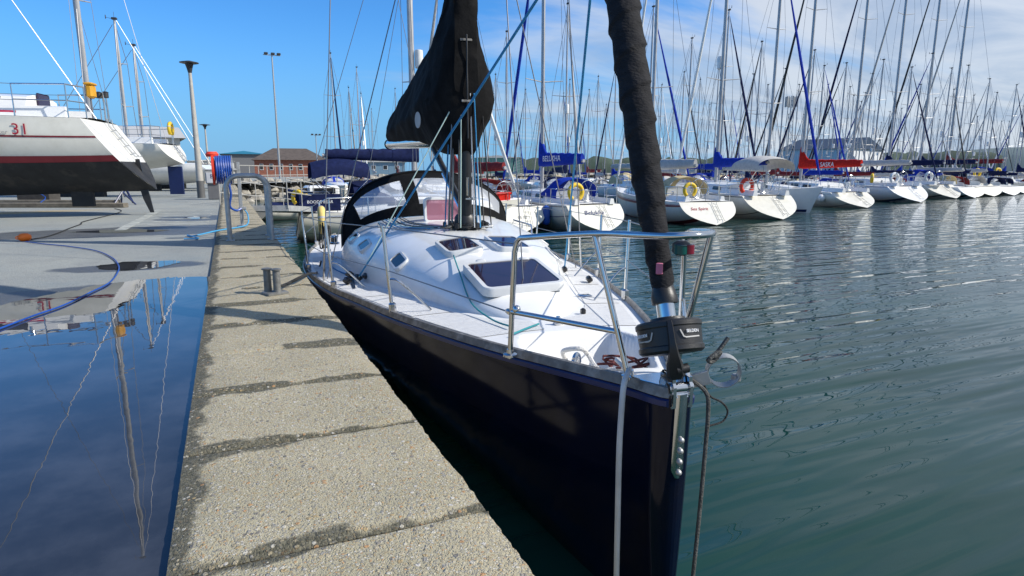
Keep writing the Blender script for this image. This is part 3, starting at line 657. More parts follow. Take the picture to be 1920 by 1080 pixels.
MB().loft([[(x, y, z) for x, y, z in ((-.115, .16, zs(.1) + .026), (-.045, -.02, zs(0) + .026), (.045, -.02, zs(0) + .026), (.115, .16, zs(.1) + .026))], [(x, y, z + .006) for x, y, z in ((-.112, .16, zs(.1) + .026), (-.043, -.018, zs(0) + .026), (.043, -.018, zs(0) + .026), (.112, .16, zs(.1) + .026))]]).build('bow_plate', M_steel, yacht, smooth=False)
# steel ring clamp on the starboard side of the bow, with a dark fairlead
cc = Vector((.195, -.02, .445)); cax = Vector((.35, .9, .1)).normalized(); cq = cax.to_track_quat('Z', 'Y').to_matrix()
ring = MB(); ring.loft([[cc + cq @ Vector((r_ * math.cos(a), r_ * math.sin(a), z_)) for r_, z_ in ((.060, -.022), (.064, -.022), (.064, .022), (.060, .022))] for a in [2 * math.pi * i / 28 for i in range(29)]], cap=False)
ring.bbox(cc + Vector((.06, -.0, -.035)), (.03, .03, .03), .004)
ring.bar(cc + Vector((-.06, 0, -.02)), (.05, .03, .39), .02, .05)
ring.build('pole_ring', M_galv, yacht, ang=35)
MB().tube(spline([cc + Vector((-.07, -.03, .07)), cc + Vector((-.04, -.03, .085)), cc + Vector((-.06, -.02, .05)), cc + Vector((-.09, -.03, .06)), cc + Vector((-.05, -.03, .09)), cc + Vector((-.01, -.03, .14))], 6), .009, 6).build('lashing', M_greyrope, yacht)
# pulpit, nav light
PR = [(-.45, .72, .33), (-.437, .69, .84), (-.425, .66, .90), (-.39, .58, .918), (-.21, .33, .952), (-.13, .12, .965), (-.07, .0, .972), (.03, -.04, .975), (.13, .02, .972), (.21, .14, .965), (.31, .42, .94), (.40, .60, .915), (.43, .67, .895), (.44, .69, .84), (.46, .72, .33)]
pul = MB().tube([PR[0]] + spline(PR[1:-1], 6) + [PR[-1]], .0135, 12).build('pulpit', M_steel, yacht)
for p, q in (((-.10, .18, .36), (-.205, .325, .945)), ((.10, .18, .36), (.175, .085, .96)), ((-.446, .70, .56), (-.137, .235, .56)), ((.455, .70, .56), (.13, .15, .56))):
    MB().tube([p, q], .0125, 12).build('pulpit_leg' if p[2] < .5 else 'pulpit_bar', M_steel, pul)
for p in ((-.45, .72, .335), (-.10, .18, .372), (.10, .18, .372), (.46, .72, .335)): MB().lathe([(.035, -.004), (.034, .006), (.018, .012), (.016, .03)], (p[0], p[1], p[2] + .01), 14).build('foot_plate', M_steel, pul)
MB().ball((-.43, .68, .575), .02, 10).build('clamp', M_steel, pul); MB().bbox((-.452, .725, .555), (.03, .05, .025), .006).build('clamp', M_steel, pul)
nl = MB().bbox((.0, .005, .925), (.062, .05, .055), .012).build('nav_light', M_black, yacht)
MB().lathe([(.022, -.018), (.025, -.016), (.025, .016), (.022, .018)], (-.012, -.008, .922), 14).build('green_lens', mat('green_lens', (.0, .06, .05), .1), nl)
MB().lathe([(.022, -.018), (.025, -.016), (.025, .016), (.022, .018)], (.017, -.008, .922), 14).build('red_lens', mat('red_lens', (.16, .006, .02), .15), nl)
# stanchions and lifelines, pushpit
STN = [2.16, 3.5, 4.95, 6.4, 7.8]
for side in (-1, 1):
    tops = [Vector((side * .43, .66, .88))]; mids = [Vector((side * .452, .71, .555))]
    for s in STN:
        e = hb(s) - .03; bpos = Vector((side * e, s, zs(s))); tpos = bpos + Vector((side * .04, .05, .60)); st = MB().tube([bpos, tpos], .0125, 10).build('stanchion', M_steel, yacht)
        MB().bbox(bpos + Vector((0, 0, .04)), (.05, .05, .09), .012).build('stanchion_base', M_steel, st)
        if s < 4: MB().tube(spline([bpos + Vector((side * .016, .02, .24)), bpos + Vector((-side * .06, -.0, .22)), bpos + Vector((-side * .26, -.02, .02))], 4), .008, 8).build('stanchion_brace', M_steel, st)
        tops.append(tpos - Vector((0, 0, .012))); mids.append(bpos.lerp(tpos, .5))
    tops.append(Vector((side * 1.42, 8.6, .72))); mids.append(Vector((side * 1.40, 8.6, .42)))
    for arr in (tops, mids): MB().tube(arr, .0038, 6).build('lifeline', M_wire, yacht)
PP = [(-1.40, 8.5, .1), (-1.43, 8.55, .70), (-1.30, 9.4, .74), (-.6, 9.62, .75), (.6, 9.62, .75), (1.30, 9.4, .74), (1.43, 8.55, .70), (1.40, 8.5, .1)]
push = MB().tube(PP, .0135, 10).build('pushpit', M_steel, yacht)
for p in ((-1.28, 9.35, .74), (1.28, 9.35, .74), (-.6, 9.6, .75), (.6, 9.6, .75)): MB().tube([p, (p[0], p[1] - .05, .08)], .0125, 8).build('pushpit_leg', M_steel, push)
MB().tube([(-1.42, 8.52, .4), (-1.29, 9.38, .42), (-.6, 9.6, .42)], .011, 8).build('pushpit_bar', M_steel, push)
# shrouds, backstay
for side in (-1, 1):
    cp_ = Vector((side * 1.34, 4.15, zs(4.1)))
    sh = MB().tube([cp_, (side * 1.0, ms + .25, 4.65), (side * .95, ms + .25, 7.65), (0, ms, 11)], .0055, 6).build('shroud', M_wire, yacht)
    MB().tube([cp_, cp_.lerp(Vector((side * 1.0, ms + .25, 4.65)), .09)], .011, 8).build('turnbuckle', M_steel, sh)
    MB().tube([cp_ + Vector((-side * .03, .08, 0)), (side * .05, ms, 4.6)], .0055, 6).build('shroud', M_wire, yacht)
    MB().tube([(side * .8, 9.55, .1), (0, 9.0, 4.0)], .005, 6).build('backstay', M_wire, yacht)
MB().tube([(0, 9.0, 4.0), (0, ms + .1, 11.4)], .006, 6).build('backstay', M_wire, yacht)
MB().tube([(.02, 2.0, roof_z(0, 1.7) * .0 + deck_z(0, 1.32)), (0.0, ms - .06, 9.0)], .0045, 6).build('inner_forestay', M_wire, yacht)
# halyards down the mast, deck gear at its foot
rnd = random.Random(3)
hal_m = [M_wire, M_greyrope, M_whiterope, M_blackrope, M_paleline, M_cyanrope]
for i in range(19):
    a = R(200 + i * 41); rr_ = .13 + .035 * (i % 4); x, y = rr_ * math.cos(a), rr_ * .9 * math.sin(a)
    MB().tube([(x * 1.2, ms + y, mz + .02), (x * .75, ms + y * .8, 1.9)], .006, 6).build('halyard', hal_m[i % 6], mast_o)
for i in range(14):
    a = R(190 + i * 26); MB().bbox(((.16 + .04 * (i % 3)) * math.cos(a), ms + .17 * math.sin(a), mz + .035), (.035, .05, .06), .01, a).build('mast_block', M_black, mast_o)
MB().tube([(.0, ms - .11, .98), (.0, ms - .13, 1.15)], .012, 8).build('mast_bail', M_steel, mast_o); MB().bbox((.03, ms - .115, .95), (.10, .03, .025), .006).build('mast_bracket', M_steel, mast_o)
for k in range(3):
    lp = [(.05 * math.cos(a * 1.0) + (-.22 + k * .2), ms - .16 + .05 * math.sin(a * 1.0), mz + .012 + .004 * a) for a in [i * .6 for i in range(14)]]
    MB().tube(lp, .006, 6).build('coiled_line', [M_greyrope, M_blackrope, M_whiterope][k], yacht)
# line bundles led aft on the roof
for i in range(7):
    x0 = -.16 - i * .035; pts = [(x0, ms + .05, roof_z(x0, ms) + .015), (x0 - .25, ms + .5, roof_z(x0 - .25, ms + .5) + .012), (x0 - .32, 5.2, roof_z(x0 - .32, 5.2) + .012)]
    MB().tube(spline(pts, 4), .005, 5).build('control_line', hal_m[i % 6], yacht)
for side in (-1, 1):
    for s0 in (4.45,):
        t = side * (wb(s0) * .70); pts = [(t, s0 - .35, roof_z(t, s0 - .35)), (t, s0 - .33, roof_z(t, s0) + .06), (t, s0 + .33, roof_z(t, s0) + .065), (t, s0 + .35, roof_z(t, s0 + .35))]
        gr = MB().tube(pts, .010, 8).build('grab_rail', M_steel, yacht); MB().tube([(t, s0, roof_z(t, s0)), (t, s0, roof_z(t, s0) + .06)], .008, 8).build('grab_rail_post', M_steel, gr)
    tt = side * .92; sw = 5.6
    wn_ = MB().lathe([(.06, 0), (.062, .02), (.042, .03), (.04, .085), (.055, .10), (.05, .11), (.02, .115)], (side * 1.22, 6.5, zs(6.5) + .15), 16).build('winch', M_steel, yacht)
# open companion hatch panel, pink acrylic in a white frame
hm = Matrix.Translation((-.10, 4.55, .80)) @ Matrix.Rotation(R(82), 4, 'X')
framed('companion_hatch', yacht, hm, .40, .27, .05, .028, .025, M_white, M_pink)
# sprayhood
HS, HT, HW = 5.75, 1.20, 1.05
def hood(u, v):      # u across, v from roof (0) to hoop (1)
    a = math.pi * u; c = -math.cos(a); sn = math.sin(a)
    s0 = 5.05 + .55 * abs(c) ** 2.2; tb = c * .93 - .06; pb = Vector((tb, s0, roof_z(max(-.97 * wb(s0), min(.97 * wb(s0), tb)), s0) + .004))
    pt = Vector((c * HW * (1 if abs(c) < .98 else .99) - .07, HS + .12 * abs(c), .30 + (HT - .30) * sn ** .62))
    p = pb.lerp(pt, v); p.y -= .10 * math.sin(math.pi * v) * sn; p.z += .05 * math.sin(math.pi * v) * sn; return p
def is_win(u, v): return .20 < v < .80 and (.15 < u < .39 or .43 < u < .59 or .63 < u < .85)
hd = MB().grid(hood, 60, 24, lambda u, v: not is_win(u, v)).build('sprayhood', M_blackcloth, yacht, ang=180)
for ua, ub in ((.15, .39), (.43, .59), (.63, .85)): MB().grid(lambda u, v: hood(u, v) + Vector((0, .004, -.002)), 60, 24, lambda u, v: .20 < v < .80 and ua < u < ub).build('sprayhood_window', M_clear, hd, ang=180)
def hood2(u, v):
    a = math.pi * u; c = -math.cos(a); sn = math.sin(a); k = .55 * v
    return Vector((c * (HW + .02 * v) - .07, HS + .12 * abs(c) + k, .30 + (HT - .30 + .02 * v) * sn ** .62 - .10 * v * (1 - sn)))
MB().grid(hood2, 40, 6).build('sprayhood_roof', M_blackcloth, hd, ang=180)
MB().tube([hood(i / 40, 1.0) for i in range(41)], .016, 8).build('sprayhood_hoop', M_blackcloth, hd)
# genoa sheets, blocks and car
blk = Vector((-1.03, 3.8, zs(3.8) + .06)); clew = Vector((-.03, .76, 2.36))
MB().tube([blk, clew], .0075, 8).build('genoa_sheet', M_cyanrope, yacht)
MB().tube([Vector((1.05, 3.9, zs(3.8) + .06)), clew], .0075, 8).build('genoa_sheet', M_cyanrope, yacht)
MB().tube([blk + Vector((.0, -.04, 0)), (-.06, 3.75, 1.9)], .0055, 6).build('barber_line', M_paleline, yacht)
MB().tube(spline([blk, (-1.12, 4.4, zs(4.4) + .02), (-1.27, 5.2, zs(5.2) + .02), (-1.28, 6.3, zs(6.3) + .1)], 6), .0075, 6).build('sheet_tail', M_cyanrope, yacht)
for d_ in ((0, 0, 0), (-.10, -.05, -.015), (.08, .06, 0), (-.07, .22, 0)):
    MB().bbox(blk + Vector(d_), (.06, .10, .06), .02, R(25)).build('deck_block', M_black, yacht)
MB().bar(blk + Vector((-.05, -.35, -.05)), blk + Vector((-.05, .6, -.05)), .03, .02).build('genoa_track', M_black, yacht)
for p in ((.98, 3.1), (1.05, 3.9)): MB().bbox((p[0], p[1], zs(p[1]) + .04), (.05, .13, .05), .015, R(-15)).build('deck_block', M_black, yacht)
# turquoise control line over the roof front to the foredeck
pl = [(-.33, 2.75), (-.36, 2.35), (-.37, 1.95), (-.33, 1.55), (-.28, 1.30)]
MB().tube(spline([(t, s, max(roof_z(t, s) if s > 1.5 else 0, deck_z(t, s)) + .022) for t, s in pl], 5), .0055, 6).build('control_line', mat('teal_rope', (.012, .24, .27), .7, var=.2, bump=.4, bscale=160), yacht)
MB().tube(spline([(-.10, 1.33, deck_z(0, 1.3) + .012), (-.2, 1.24, deck_z(0, 1.2) + .010), (-.32, 1.12, deck_z(0, 1.1) + .010)], 5), .0055, 6).build('control_line', mat('teal_rope', (.012, .24, .27), .7, var=.2, bump=.4, bscale=160), yacht)
MB().lathe([(.03, 0), (.032, .012), (.02, .02), (.012, .05)], (.02, 1.33, deck_z(0, 1.3)), 12).build('pad_eye', M_steel, yacht)
MB().bbox((.30, 1.62, deck_z(.3, 1.62) + .02), (.03, .04, .04), .008).build('fairlead', M_black, yacht)
MB().bbox((.62, 2.35, deck_z(.6, 2.35) + .006), (.10, .08, .012), .004).build('deck_plate', M_steel, yacht)
# cleat and ropes in the anchor well
wz = deck_z(0, .75) - .12
MB().tube(arc((-.08, .80, wz + .01), .055, 0, math.pi, 10, (.6, .8, 0), (0, 0, 1)), .014, 10).build('mooring_loop', M_steel, yacht)
MB().tube(spline([(-.11, .86, wz + .02), (-.15, .80, wz + .09), (-.09, .72, wz + .12), (-.03, .76, wz + .07), (-.02, .66, wz + .03), (.06, .58, wz + .05), (.04, .5, wz + .08), (-.04, .42, wz + .15), (-.09, .22, zs(.2) + .045)], 6), .012, 8).build('white_warp', M_whiterope, yacht)
rl = [(.12 + .09 * math.cos(i * .9) + .05 * math.sin(i * 2.3), .66 + .10 * math.sin(i * .9), wz + .02 + .02 * (i % 3)) for i in range(22)]
MB().tube(spline(rl, 3), .006, 6).build('brown_warp', mat('brown_rope', (.10, .018, .016), .8, bump=.4, bscale=140), yacht)

# ---- things on or tied to the yacht
def YW(t, s, z): return yacht.matrix_basis @ Vector((t, s, z))
bpy.context.view_layer.update()
MB().tube(spline([YW(-.09, .20, zs(.2) + .05), YW(-.125, .15, zs(.2) + .052), YW(-.165, .10, zs(.1) + .02), YW(-.182, .08, .28), YW(-.188, .075, .1), YW(-.184, .075, -.2), YW(-.175, .08, -.66)], 6), .0145, 10).build('mooring_rope', M_whiterope, label='thick white mooring rope hanging down the navy bow from the pulpit foot', cat='rope')
MB().tube(spline([YW(.06, .0, zs(0) + .05), YW(.115, -.03, .37), YW(.125, -.04, .30), YW(.122, -.04, .1), YW(.112, -.04, -.2), YW(.09, -.04, -.68)], 6), .010, 8).build('mooring_rope', M_greyrope, label='thin dark braided rope hanging right of the stem plate', cat='rope')
MB().tube(spline([YW(.11, 0, .42), YW(.14, -.02, .35), YW(.19, -.03, .32), YW(.22, -.03, .28), YW(.2, -.03, .24), YW(.13, -.035, .23)], 6), .005, 6).build('black_cord', M_blackrope, label='black cord looped below the steel ring on the bow', cat='cord')
def horseshoe(name, m, loc, rz, size, tilt=0, **tags):
    pts = arc((0, 0, 0), size, R(-55), R(235), 16); b = MB(); rs = [size * .30] * 17
    b.tube(pts, rs, 10); root = empty(name, loc, rz, **tags); root.rotation_euler = (tilt, 0, rz); b.build('foam_ring', m, root)
    for a in (20, 90, 160): 
        c = Vector((size * math.cos(R(a)), 0, size * math.sin(R(a)))); d = Vector((-math.sin(R(a)), 0, math.cos(R(a))))
        MB().tube([c - d * .02, c + d * .02], size * .315, 10).build('strap', M_greycloth, root)
    return root
for k in range(5):
    a0 = YW(-1.36 + .02 * k, 6.4 + .45 * k, .55 - .05 * k); MB().tube(spline([a0, a0 + Vector((.02, .1, -.35)), a0 + Vector((-.03, .22, -.42)), a0 + Vector((0, .30, -.05))], 6), .012, 6).build('fender_line', M_blackrope, label='black line looped on the near yacht guardrail, %s from the bow' % ['first', 'second', 'third', 'fourth', 'fifth'][k], cat='rope', group='black lines on the guardrail')
horseshoe('lifebuoy', mat('faded_yellow', (.66, .50, .16), .7, var=.15), YW(-1.40, 8.35, .42), R(84), .19 * SC, label='faded yellow horseshoe lifebuoy hung on the near yacht stern rail', cat='lifebuoy')

# ================================================================== QUAY FURNITURE
def quay_pt(px, py): return at_z(px, py, 0)
# double-post mooring bollard
p = quay_pt(516, 551); M_boll = mat('bollard_iron', (.20, .20, .19), .55, .5, var=.25, scale=14, bump=.2); bo = empty('mooring_bollard', (p.x, p.y, 0), R(20), label='short grey twin-post mooring bollard bolted to the quay edge', cat='bollard')
MB().bbox((0, 0, .008), (.16, .13, .022), .005).build('base_plate', M_boll, bo)
for x, y in ((.010, -.020), (-.028, .055)):
    pst = MB().lathe([(.028, 0), (.026, .15), (.026, .165)], (x, y, .018), 18).build('post', M_boll, bo)
    MB().lathe([(.027, 0), (.038, .004), (.038, .012), (.016, .018)], (x, y, .178), 18).build('post_cap', M_boll, pst)
bp_ = Vector((p.x, p.y, 0))
MB().tube(spline([bp_ + Vector((.03, .0, .07)), bp_ + Vector((.05, .04, .05)), bp_ + Vector((.12, .30, .022)), Vector((QR + .01, bp_.y + .72, .02)), YW(-1.42, 5.0, .12), YW(-1.38, 5.3, .2)], 6), .012, 8).build('mooring_rope', M_blackrope, label='black mooring rope running from the bollard to the near yacht', cat='rope')
# ladder hand hoops
def hoop(px0, px1, py, dy, label):
    a = quay_pt(px0, py); b2 = quay_pt(px1, py); a = Vector((a.x, a.y + dy, 0)); b2 = Vector((min(b2.x, QR - .05), a.y - .04, 0)); h = .85; r = .17
    root = empty('hand_hoop', a, 0, label=label, cat='hoop', group='ladder hand hoops'); w_ = (b2 - a).length
    pts = [Vector((0, 0, 0)), Vector((0, 0, h - r))] + arc((r, 0, h - r), r, math.pi, math.pi / 2, 8)[1:] + arc((w_ - r, 0, h - r), r, math.pi / 2, 0, 8) + [Vector((w_, 0, 0))]
    pts = [a.lerp(b2, 0) * 0 + Vector((q.x, -.04 * q.x / w_, q.z)) for q in pts]
    MB().tube(pts, .031, 14).build('bent_tube', M_galv, root)
    for x in (0, w_): MB().bbox((x, 0, .008), (.11, .09, .014), .004).build('foot_plate', M_galv, root)
hoop(432, 512, 452, 0, 'nearer of two bent grey steel hand hoops on the quay edge')
hoop(432, 512, 452, .55, 'farther of two bent grey steel hand hoops on the quay edge')
# hose reel on a galvanised post, with its hose
p = quay_pt(455, 424); rl_ = empty('hose_reel', (p.x, p.y, 0), label='blue hose coiled on a reel with an orange side disc on a galvanised post', cat='hose reel')
MB().bbox((0, 0, .53), (.055, .055, 1.06), .006).build('post', M_galv, rl_); MB().bbox((0, 0, .008), (.16, .16, .016), .004).build('base_plate', M_galv, rl_)
rc = Vector((-.22, 0, .93)); rm = Matrix.Rotation(R(90), 4, 'Y')
hz_ = MB()
for layer in range(3):
    for k in range(7): hz_.tube(arc((rc.x - .10 + k * .034, rc.y, rc.z), .17 + layer * .022 + .004 * random.random(), 0, 2 * math.pi * .985, 24, (0, 1, 0), (0, 0, 1)), .018, 6, closed=False)
hz_.build('coiled_hose', M_bluehose, rl_)
MB().lathe([(.235, -.006), (.235, .006), (.1, .012)], rc + Vector((.135, 0, 0)), 28, rm).build('flange', M_galv, rl_)
MB().lathe([(.24, -.03), (.245, 0), (.16, .02)], rc + Vector((-.14, 0, 0)), 28, rm).build('orange_disc', M_redfoam, rl_)
MB().lathe([(.09, -.04), (.10, .0), (.07, .04)], rc + Vector((-.15, .02, .25)), 18).build('orange_hood', M_redfoam, rl_)
MB().tube([rc, (0, 0, .93)], .03, 10).build('axle', M_galv, rl_)
MB().tube(spline([rc + Vector((.05, -.19, -.1)), (-.14, -.22, .55), (-.17, -.2, .35), (-.08, -.12, .27), (.0, -.06, .30)], 6), .018, 8).build('hose_tail', M_bluehose, rl_)
MB().bbox((.02, -.05, .30), (.12, .05, .05), .01).build('tap', M_galv, rl_)
MB().tube(spline([p + Vector((.03, -.05, .30)), p + Vector((.09, -.08, .2)), p + Vector((.08, -.2, .06)), p + Vector((-.02, -.35, .02)), p + Vector((-.35, -.9, .02)), Vector((QL - .3, p.y - 1.3, GZ + .02)), at_z(352, 441, GZ + .02), at_z(372, 447, GZ + .02), at_z(345, 448, GZ + .02)], 7), .011, 8).build('water_hose', mat('light_blue_hose', (.05, .30, .55), .45), label='light blue water hose trailing from the reel post onto the asphalt', cat='hose')
# service pedestal with letter B
p = at_z(404, 372, 0); pd = empty('service_pedestal', (p.x - .02, p.y, 0), R(-8), label='grey service pedestal marked B beside the lamp post', cat='pedestal')
MB().bbox((0, 0, .24), (.34, .30, .52), .01).build('base', M_darkbox, pd); MB().bbox((0, -.02, .72), (.42, .36, .44), .02).build('cabinet', M_greybox, pd); MB().bbox((0, -.02, .965), (.46, .40, .045), .012).build('lid', M_greybox, pd)
MB().bbox((.0, -.205, .70), (.34, .014, .34), .004).build('door', mat('pale_panel', (.55, .56, .58), .5), pd)
lettering('B', .19, M_text_navy, pd, (0, -.216, .74), (R(90), 0, 0))
# lamp posts
def lamp(px, py, h, label, r=.09, head=.42):
    p = at_z(px, py, GZ); root = empty('lamp_post', p, label=label, cat='lamp post', group='quay lamp posts')
    MB().lathe([(r * 1.25, 0), (r * 1.15, h * .13)], (0, 0, 0), 16).build('pole_foot', mat('shaded_pole', (.10, .10, .10), .6), root)  # foot of the pole, its shade painted in as a darker colour
    MB().lathe([(r * 1.1, h * .13), (r * .55, h * .86), (r * .5, h * .93)], (0, 0, 0), 16).build('pole', M_lamppole, root)
    MB().lathe([(r * .55, h * .92), (r * .9, h * .955), (head * .45, h * .985), (head * .5, h * .99)], (0, 0, 0), 20).build('lamp_neck', M_lamp, root)
    MB().lathe([(head * .2, h * .978), (head, h * .99), (head, h * .994), (head * .2, h * 1.006), (.01, h * 1.007)], (0, 0, 0), 28).build('lamp_shade', M_lamp, root)
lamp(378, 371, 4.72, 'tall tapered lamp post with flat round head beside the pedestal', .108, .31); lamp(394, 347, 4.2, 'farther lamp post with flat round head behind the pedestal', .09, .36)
def flood(px, py_top, dist, label):
    b0 = at_d(px, 326, dist); top = at_d(px - 12, py_top, dist).z; root = empty('floodlight_mast', (b0.x, b0.y, GZ), label=label, cat='light mast')
    MB().lathe([(.13, 0), (.07, top)], n=10).build('pole', M_galv, root); MB().bar((-.9, 0, top), (.9, 0, top), .08, .08).build('crossarm', M_galv, root)
    for x in (-.6, .1, .7): MB().bbox((x, -.1, top + .14), (.4, .35, .2), .04).build('floodlight', M_lamp, root)
flood(525, 103, 75, 'tall thin floodlight mast standing against the blue sky'); flood(596, 253, 120, 'short double lamp mast by the brick building')
# orange float with its line
p = at_z(47, 452, GZ); fl = empty('mooring_float', (p.x, p.y, GZ + .052), R(30), label='orange oval float lying on the asphalt', cat='float')
MB().lathe([(.012, -.075), (.03, -.072), (.052, -.042), (.056, 0), (.052, .042), (.03, .072), (.012, .075)], n=18, mtx=Matrix.Rotation(R(90), 4, 'Y')).build('body', M_orange, fl)
MB().tube(arc((-.08, 0, 0), .018, 0, 6.28, 12, (1, 0, 0), (0, 0, 1)), .007, 8).build('eye', M_orange, fl)
G = lambda x, y: at_z(x, y, GZ + .012)
MB().tube(spline([G(48, 453), G(80, 457), G(130, 462), G(180, 470), G(210, 483), G(222, 497), G(221, 510), G(205, 530), G(170, 548), G(120, 572), G(60, 593), G(0, 616), G(-80, 645)], 6), .0065, 8).build('water_hose', M_bluehose, label='long dark blue hose snaking from the orange float into the big puddle', cat='hose')
MB().tube(spline([G(58, 449), G(85, 444), G(108, 437), G(130, 428), G(152, 420), G(155, 416), G(190, 407), G(215, 401), G(228, 395), G(215, 391)], 6), .008, 6).build('mooring_line', M_blackrope, label='thin dark line running from the orange float towards the boat cradle', cat='rope')

# ================================================================== GENERIC YACHTS
def yacht_shape(L, B, f0, f1, rake=.9, keel=-.45, lift=True):
    def hbw(y):
        u = y / L; return B / 2 * min(1, (.82 + .62 * u - .80 * u * u) * (1 - max(0, (u - .45) / .55) ** 2.1)) if u < .999 else .015
    def sheer(y): u = y / L; return f0 + (f1 - f0) * u ** 1.6
    def hp(y, q, side, out=0.0):
        u = y / L; kd = keel + ((.04 if lift else keel + .12) - keel) * max(0, 1 - u / .38) ** 1.8; z = sheer(y) - q * (sheer(y) - kd); bw = max(.012, hbw(y)) * (1 - q ** (2.4 + .8 * (1 - u)))
        yy = y + rake * (z / f0) * (1 - u) ** 5 - .10 * L * (u ** 8) * max(0, (sheer(y) - z) / f1) * .8
        return Vector((side * (bw + out), yy, z))
    return hbw, sheer, hp
def make_yacht(name, loc, heading, L=10, B=3.3, f0=1.0, f1=1.35, mast=13, mu=.58, hullm=M_white, stripes=(), cover=M_navycloth, hood=None, genoa=M_white, genoa_strip=None, mastm=M_alu, boom_h=1.15, cover_h=.34, ladder=True, rake=.9, detail=True, biminy=None, reflector=False, cover_len=.42, wheel=True, keel=-.45, label='', group=None, cat='yacht', z0=None, scoop=True, spr=2, cy0=.30, lift=True):
    root = empty(name, (loc[0], loc[1], WATER if z0 is None else z0), heading, label=label, cat=cat, group=group)
    hbw, sheer, hp = yacht_shape(L, B, f0, f1, rake, keel, lift); nq = 10 if detail else 6; ny = 22 if detail else 12
    ring = lambda y: [hp(y, i / nq, -1) for i in range(nq + 1)] + [hp(y, i / nq, 1) for i in range(nq, -1, -1)]
    ys = [L * (i / ny) for i in range(ny + 1)]
    b = MB(); b.loft([ring(y) for y in ys], closed=False, cap=False); nn = 2 * nq + 2; b.f.append(tuple(range(nn))); hull = b.build('hull', hullm, root, ang=50)
    for (qa, qb, sm) in stripes:
        for side in (-1, 1): 
            st = MB(); st.loft([[hp(y, qa, side, .006), hp(y, qb, side, .006)] for y in ys[:-1]], closed=False, cap=False); st.build('hull_stripe', sm, hull)
    d = MB(); d.loft([[hp(y, 0, -1) * (1 - u) + hp(y, 0, 1) * u + Vector((0, 0, .05 * math.sin(math.pi * u) + .005)) for u in (0, .25, .5, .75, 1)] for y in ys], closed=False, cap=False); d.build('deck', M_deck, root)
    # coachroof
    y0, y1 = L * cy0, L * .80; rows = []
    for i in range(13):
        u = i / 12; y = y0 + (y1 - y0) * u; wv = min(hbw(y) * .68, B * .33) * (1 if u < .8 else 1 - (u - .8) * 1.5); hv = .42 * (1 - u ** 3 * .85)
        rows.append([(wv * x, y, sheer(y) + .02 + hv * z) for x, z in ((-1, 0), (-.96, .55), (-.86, .9), (-.5, 1.04), (0, 1.1), (.5, 1.04), (.86, .9), (.96, .55), (1, 0))])
    MB().loft(rows, closed=False, cap=False).add(rows[0], [tuple(range(9))]).build('coachroof', M_white, root, ang=40)
    if detail:
        for side in (-1, 1):
            for k in range(3):
                y = y0 + .5 + k * L * .11; yb = y + L * .075; w1, w2 = min(hbw(y) * .68, B * .33), min(hbw(yb) * .68, B * .33)
                MB().add([(side * (w1 * .99 + .008), y, sheer(y) + .14), (side * (w2 * .99 + .008), yb, sheer(yb) + .14), (side * (w2 * .955 + .008), yb - .03, sheer(yb) + .30), (side * (w1 * .955 + .008), y + .03, sheer(y) + .30)], [(0, 1, 2, 3)]).build('cabin_window', M_win, root, smooth=False)
        for side in (-1, 1):
            cw = MB(); cw.loft([[(side * x, y, sheer(y) + z) for x, z in ((hbw(y) * .70, 0), (hbw(y) * .66, .22), (hbw(y) * .56, .24), (hbw(y) * .52, 0))] for y in [L * .10 + L * .2 * i / 4 for i in range(5)]]); cw.build('cockpit_coaming', M_white, root, ang=30)
            MB().lathe([(.07, 0), (.07, .03), (.05, .04), (.05, .12), (.065, .13), (.06, .15)], (side * hbw(L * .2) * .6, L * .22, sheer(L * .2) + .24), 10).build('winch', M_steel, root)
        if wheel:
            wh = MB().tube(arc((0, L * .15, f0 + .55), .42, 0, 2 * math.pi * .999, 24), .018, 6).build('wheel', M_steel, root)
            for a in range(3): MB().tube([Vector((.4 * math.cos(a * 1.047), L * .15, f0 + .55 + .4 * math.sin(a * 1.047))), Vector((-.4 * math.cos(a * 1.047), L * .15, f0 + .55 - .4 * math.sin(a * 1.047)))], .01, 5).build('spoke', M_steel, wh)
            MB().bbox((0, L * .165, f0 + .3), (.2, .2, .62), .05).build('binnacle', M_white, root)
        # pushpit and lifelines
        sb = rake + .1; e0 = hbw(sb) * .95
        pp = MB().tube([(-e0, sb + 1.0, sheer(1)), (-e0, sb + 1.0, f0 + .62), (-e0 * .97, sb + .1, f0 + .64), (-e0 * .5, sb - .05, f0 + .64)], .016, 6).build('pushpit', M_steel, root)
        MB().tube([(e0, sb + 1.0, sheer(1)), (e0, sb + 1.0, f0 + .62), (e0 * .97, sb + .1, f0 + .64), (e0 * .5, sb - .05, f0 + .64)], .016, 6).build('pushpit_rail', M_steel, pp)
        for side in (-1, 1):
            for q in ((e0 * .97, sb + .1), (e0 * .5, sb - .05)): MB().tube([(side * q[0], q[1], f0), (side * q[0], q[1], f0 + .64)], .014, 6).build('pushpit_leg', M_steel, pp)
            MB().tube([(side * e0, sb + 1.0, f0 + .33), (side * e0 * .97, sb + .1, f0 + .33), (side * e0 * .5, sb - .05, f0 + .33)], .012, 6).build('pushpit_bar', M_steel, pp)
            tl = [(side * e0, sb + 1.0, f0 + .62)]; ml = [(side * e0, sb + 1.0, f0 + .32)]
            for u in (.30, .45, .60, .75):
                y = L * u; x = side * hbw(y) * .96; MB().tube([(x, y, sheer(y)), (x, y, sheer(y) + .6)], .014, 6).build('stanchion', M_steel, root); tl.append((x, y, sheer(y) + .59)); ml.append((x, y, sheer(y) + .3))
            yb = L * .92; tl.append((side * hbw(yb), yb, sheer(yb) + .6)); ml.append((side * hbw(yb), yb, sheer(yb) + .3))
            for a in (tl, ml): MB().tube(a, .006, 5).build('lifeline', M_wire, root)
        yb, xb = L * .92, hbw(L * .92)
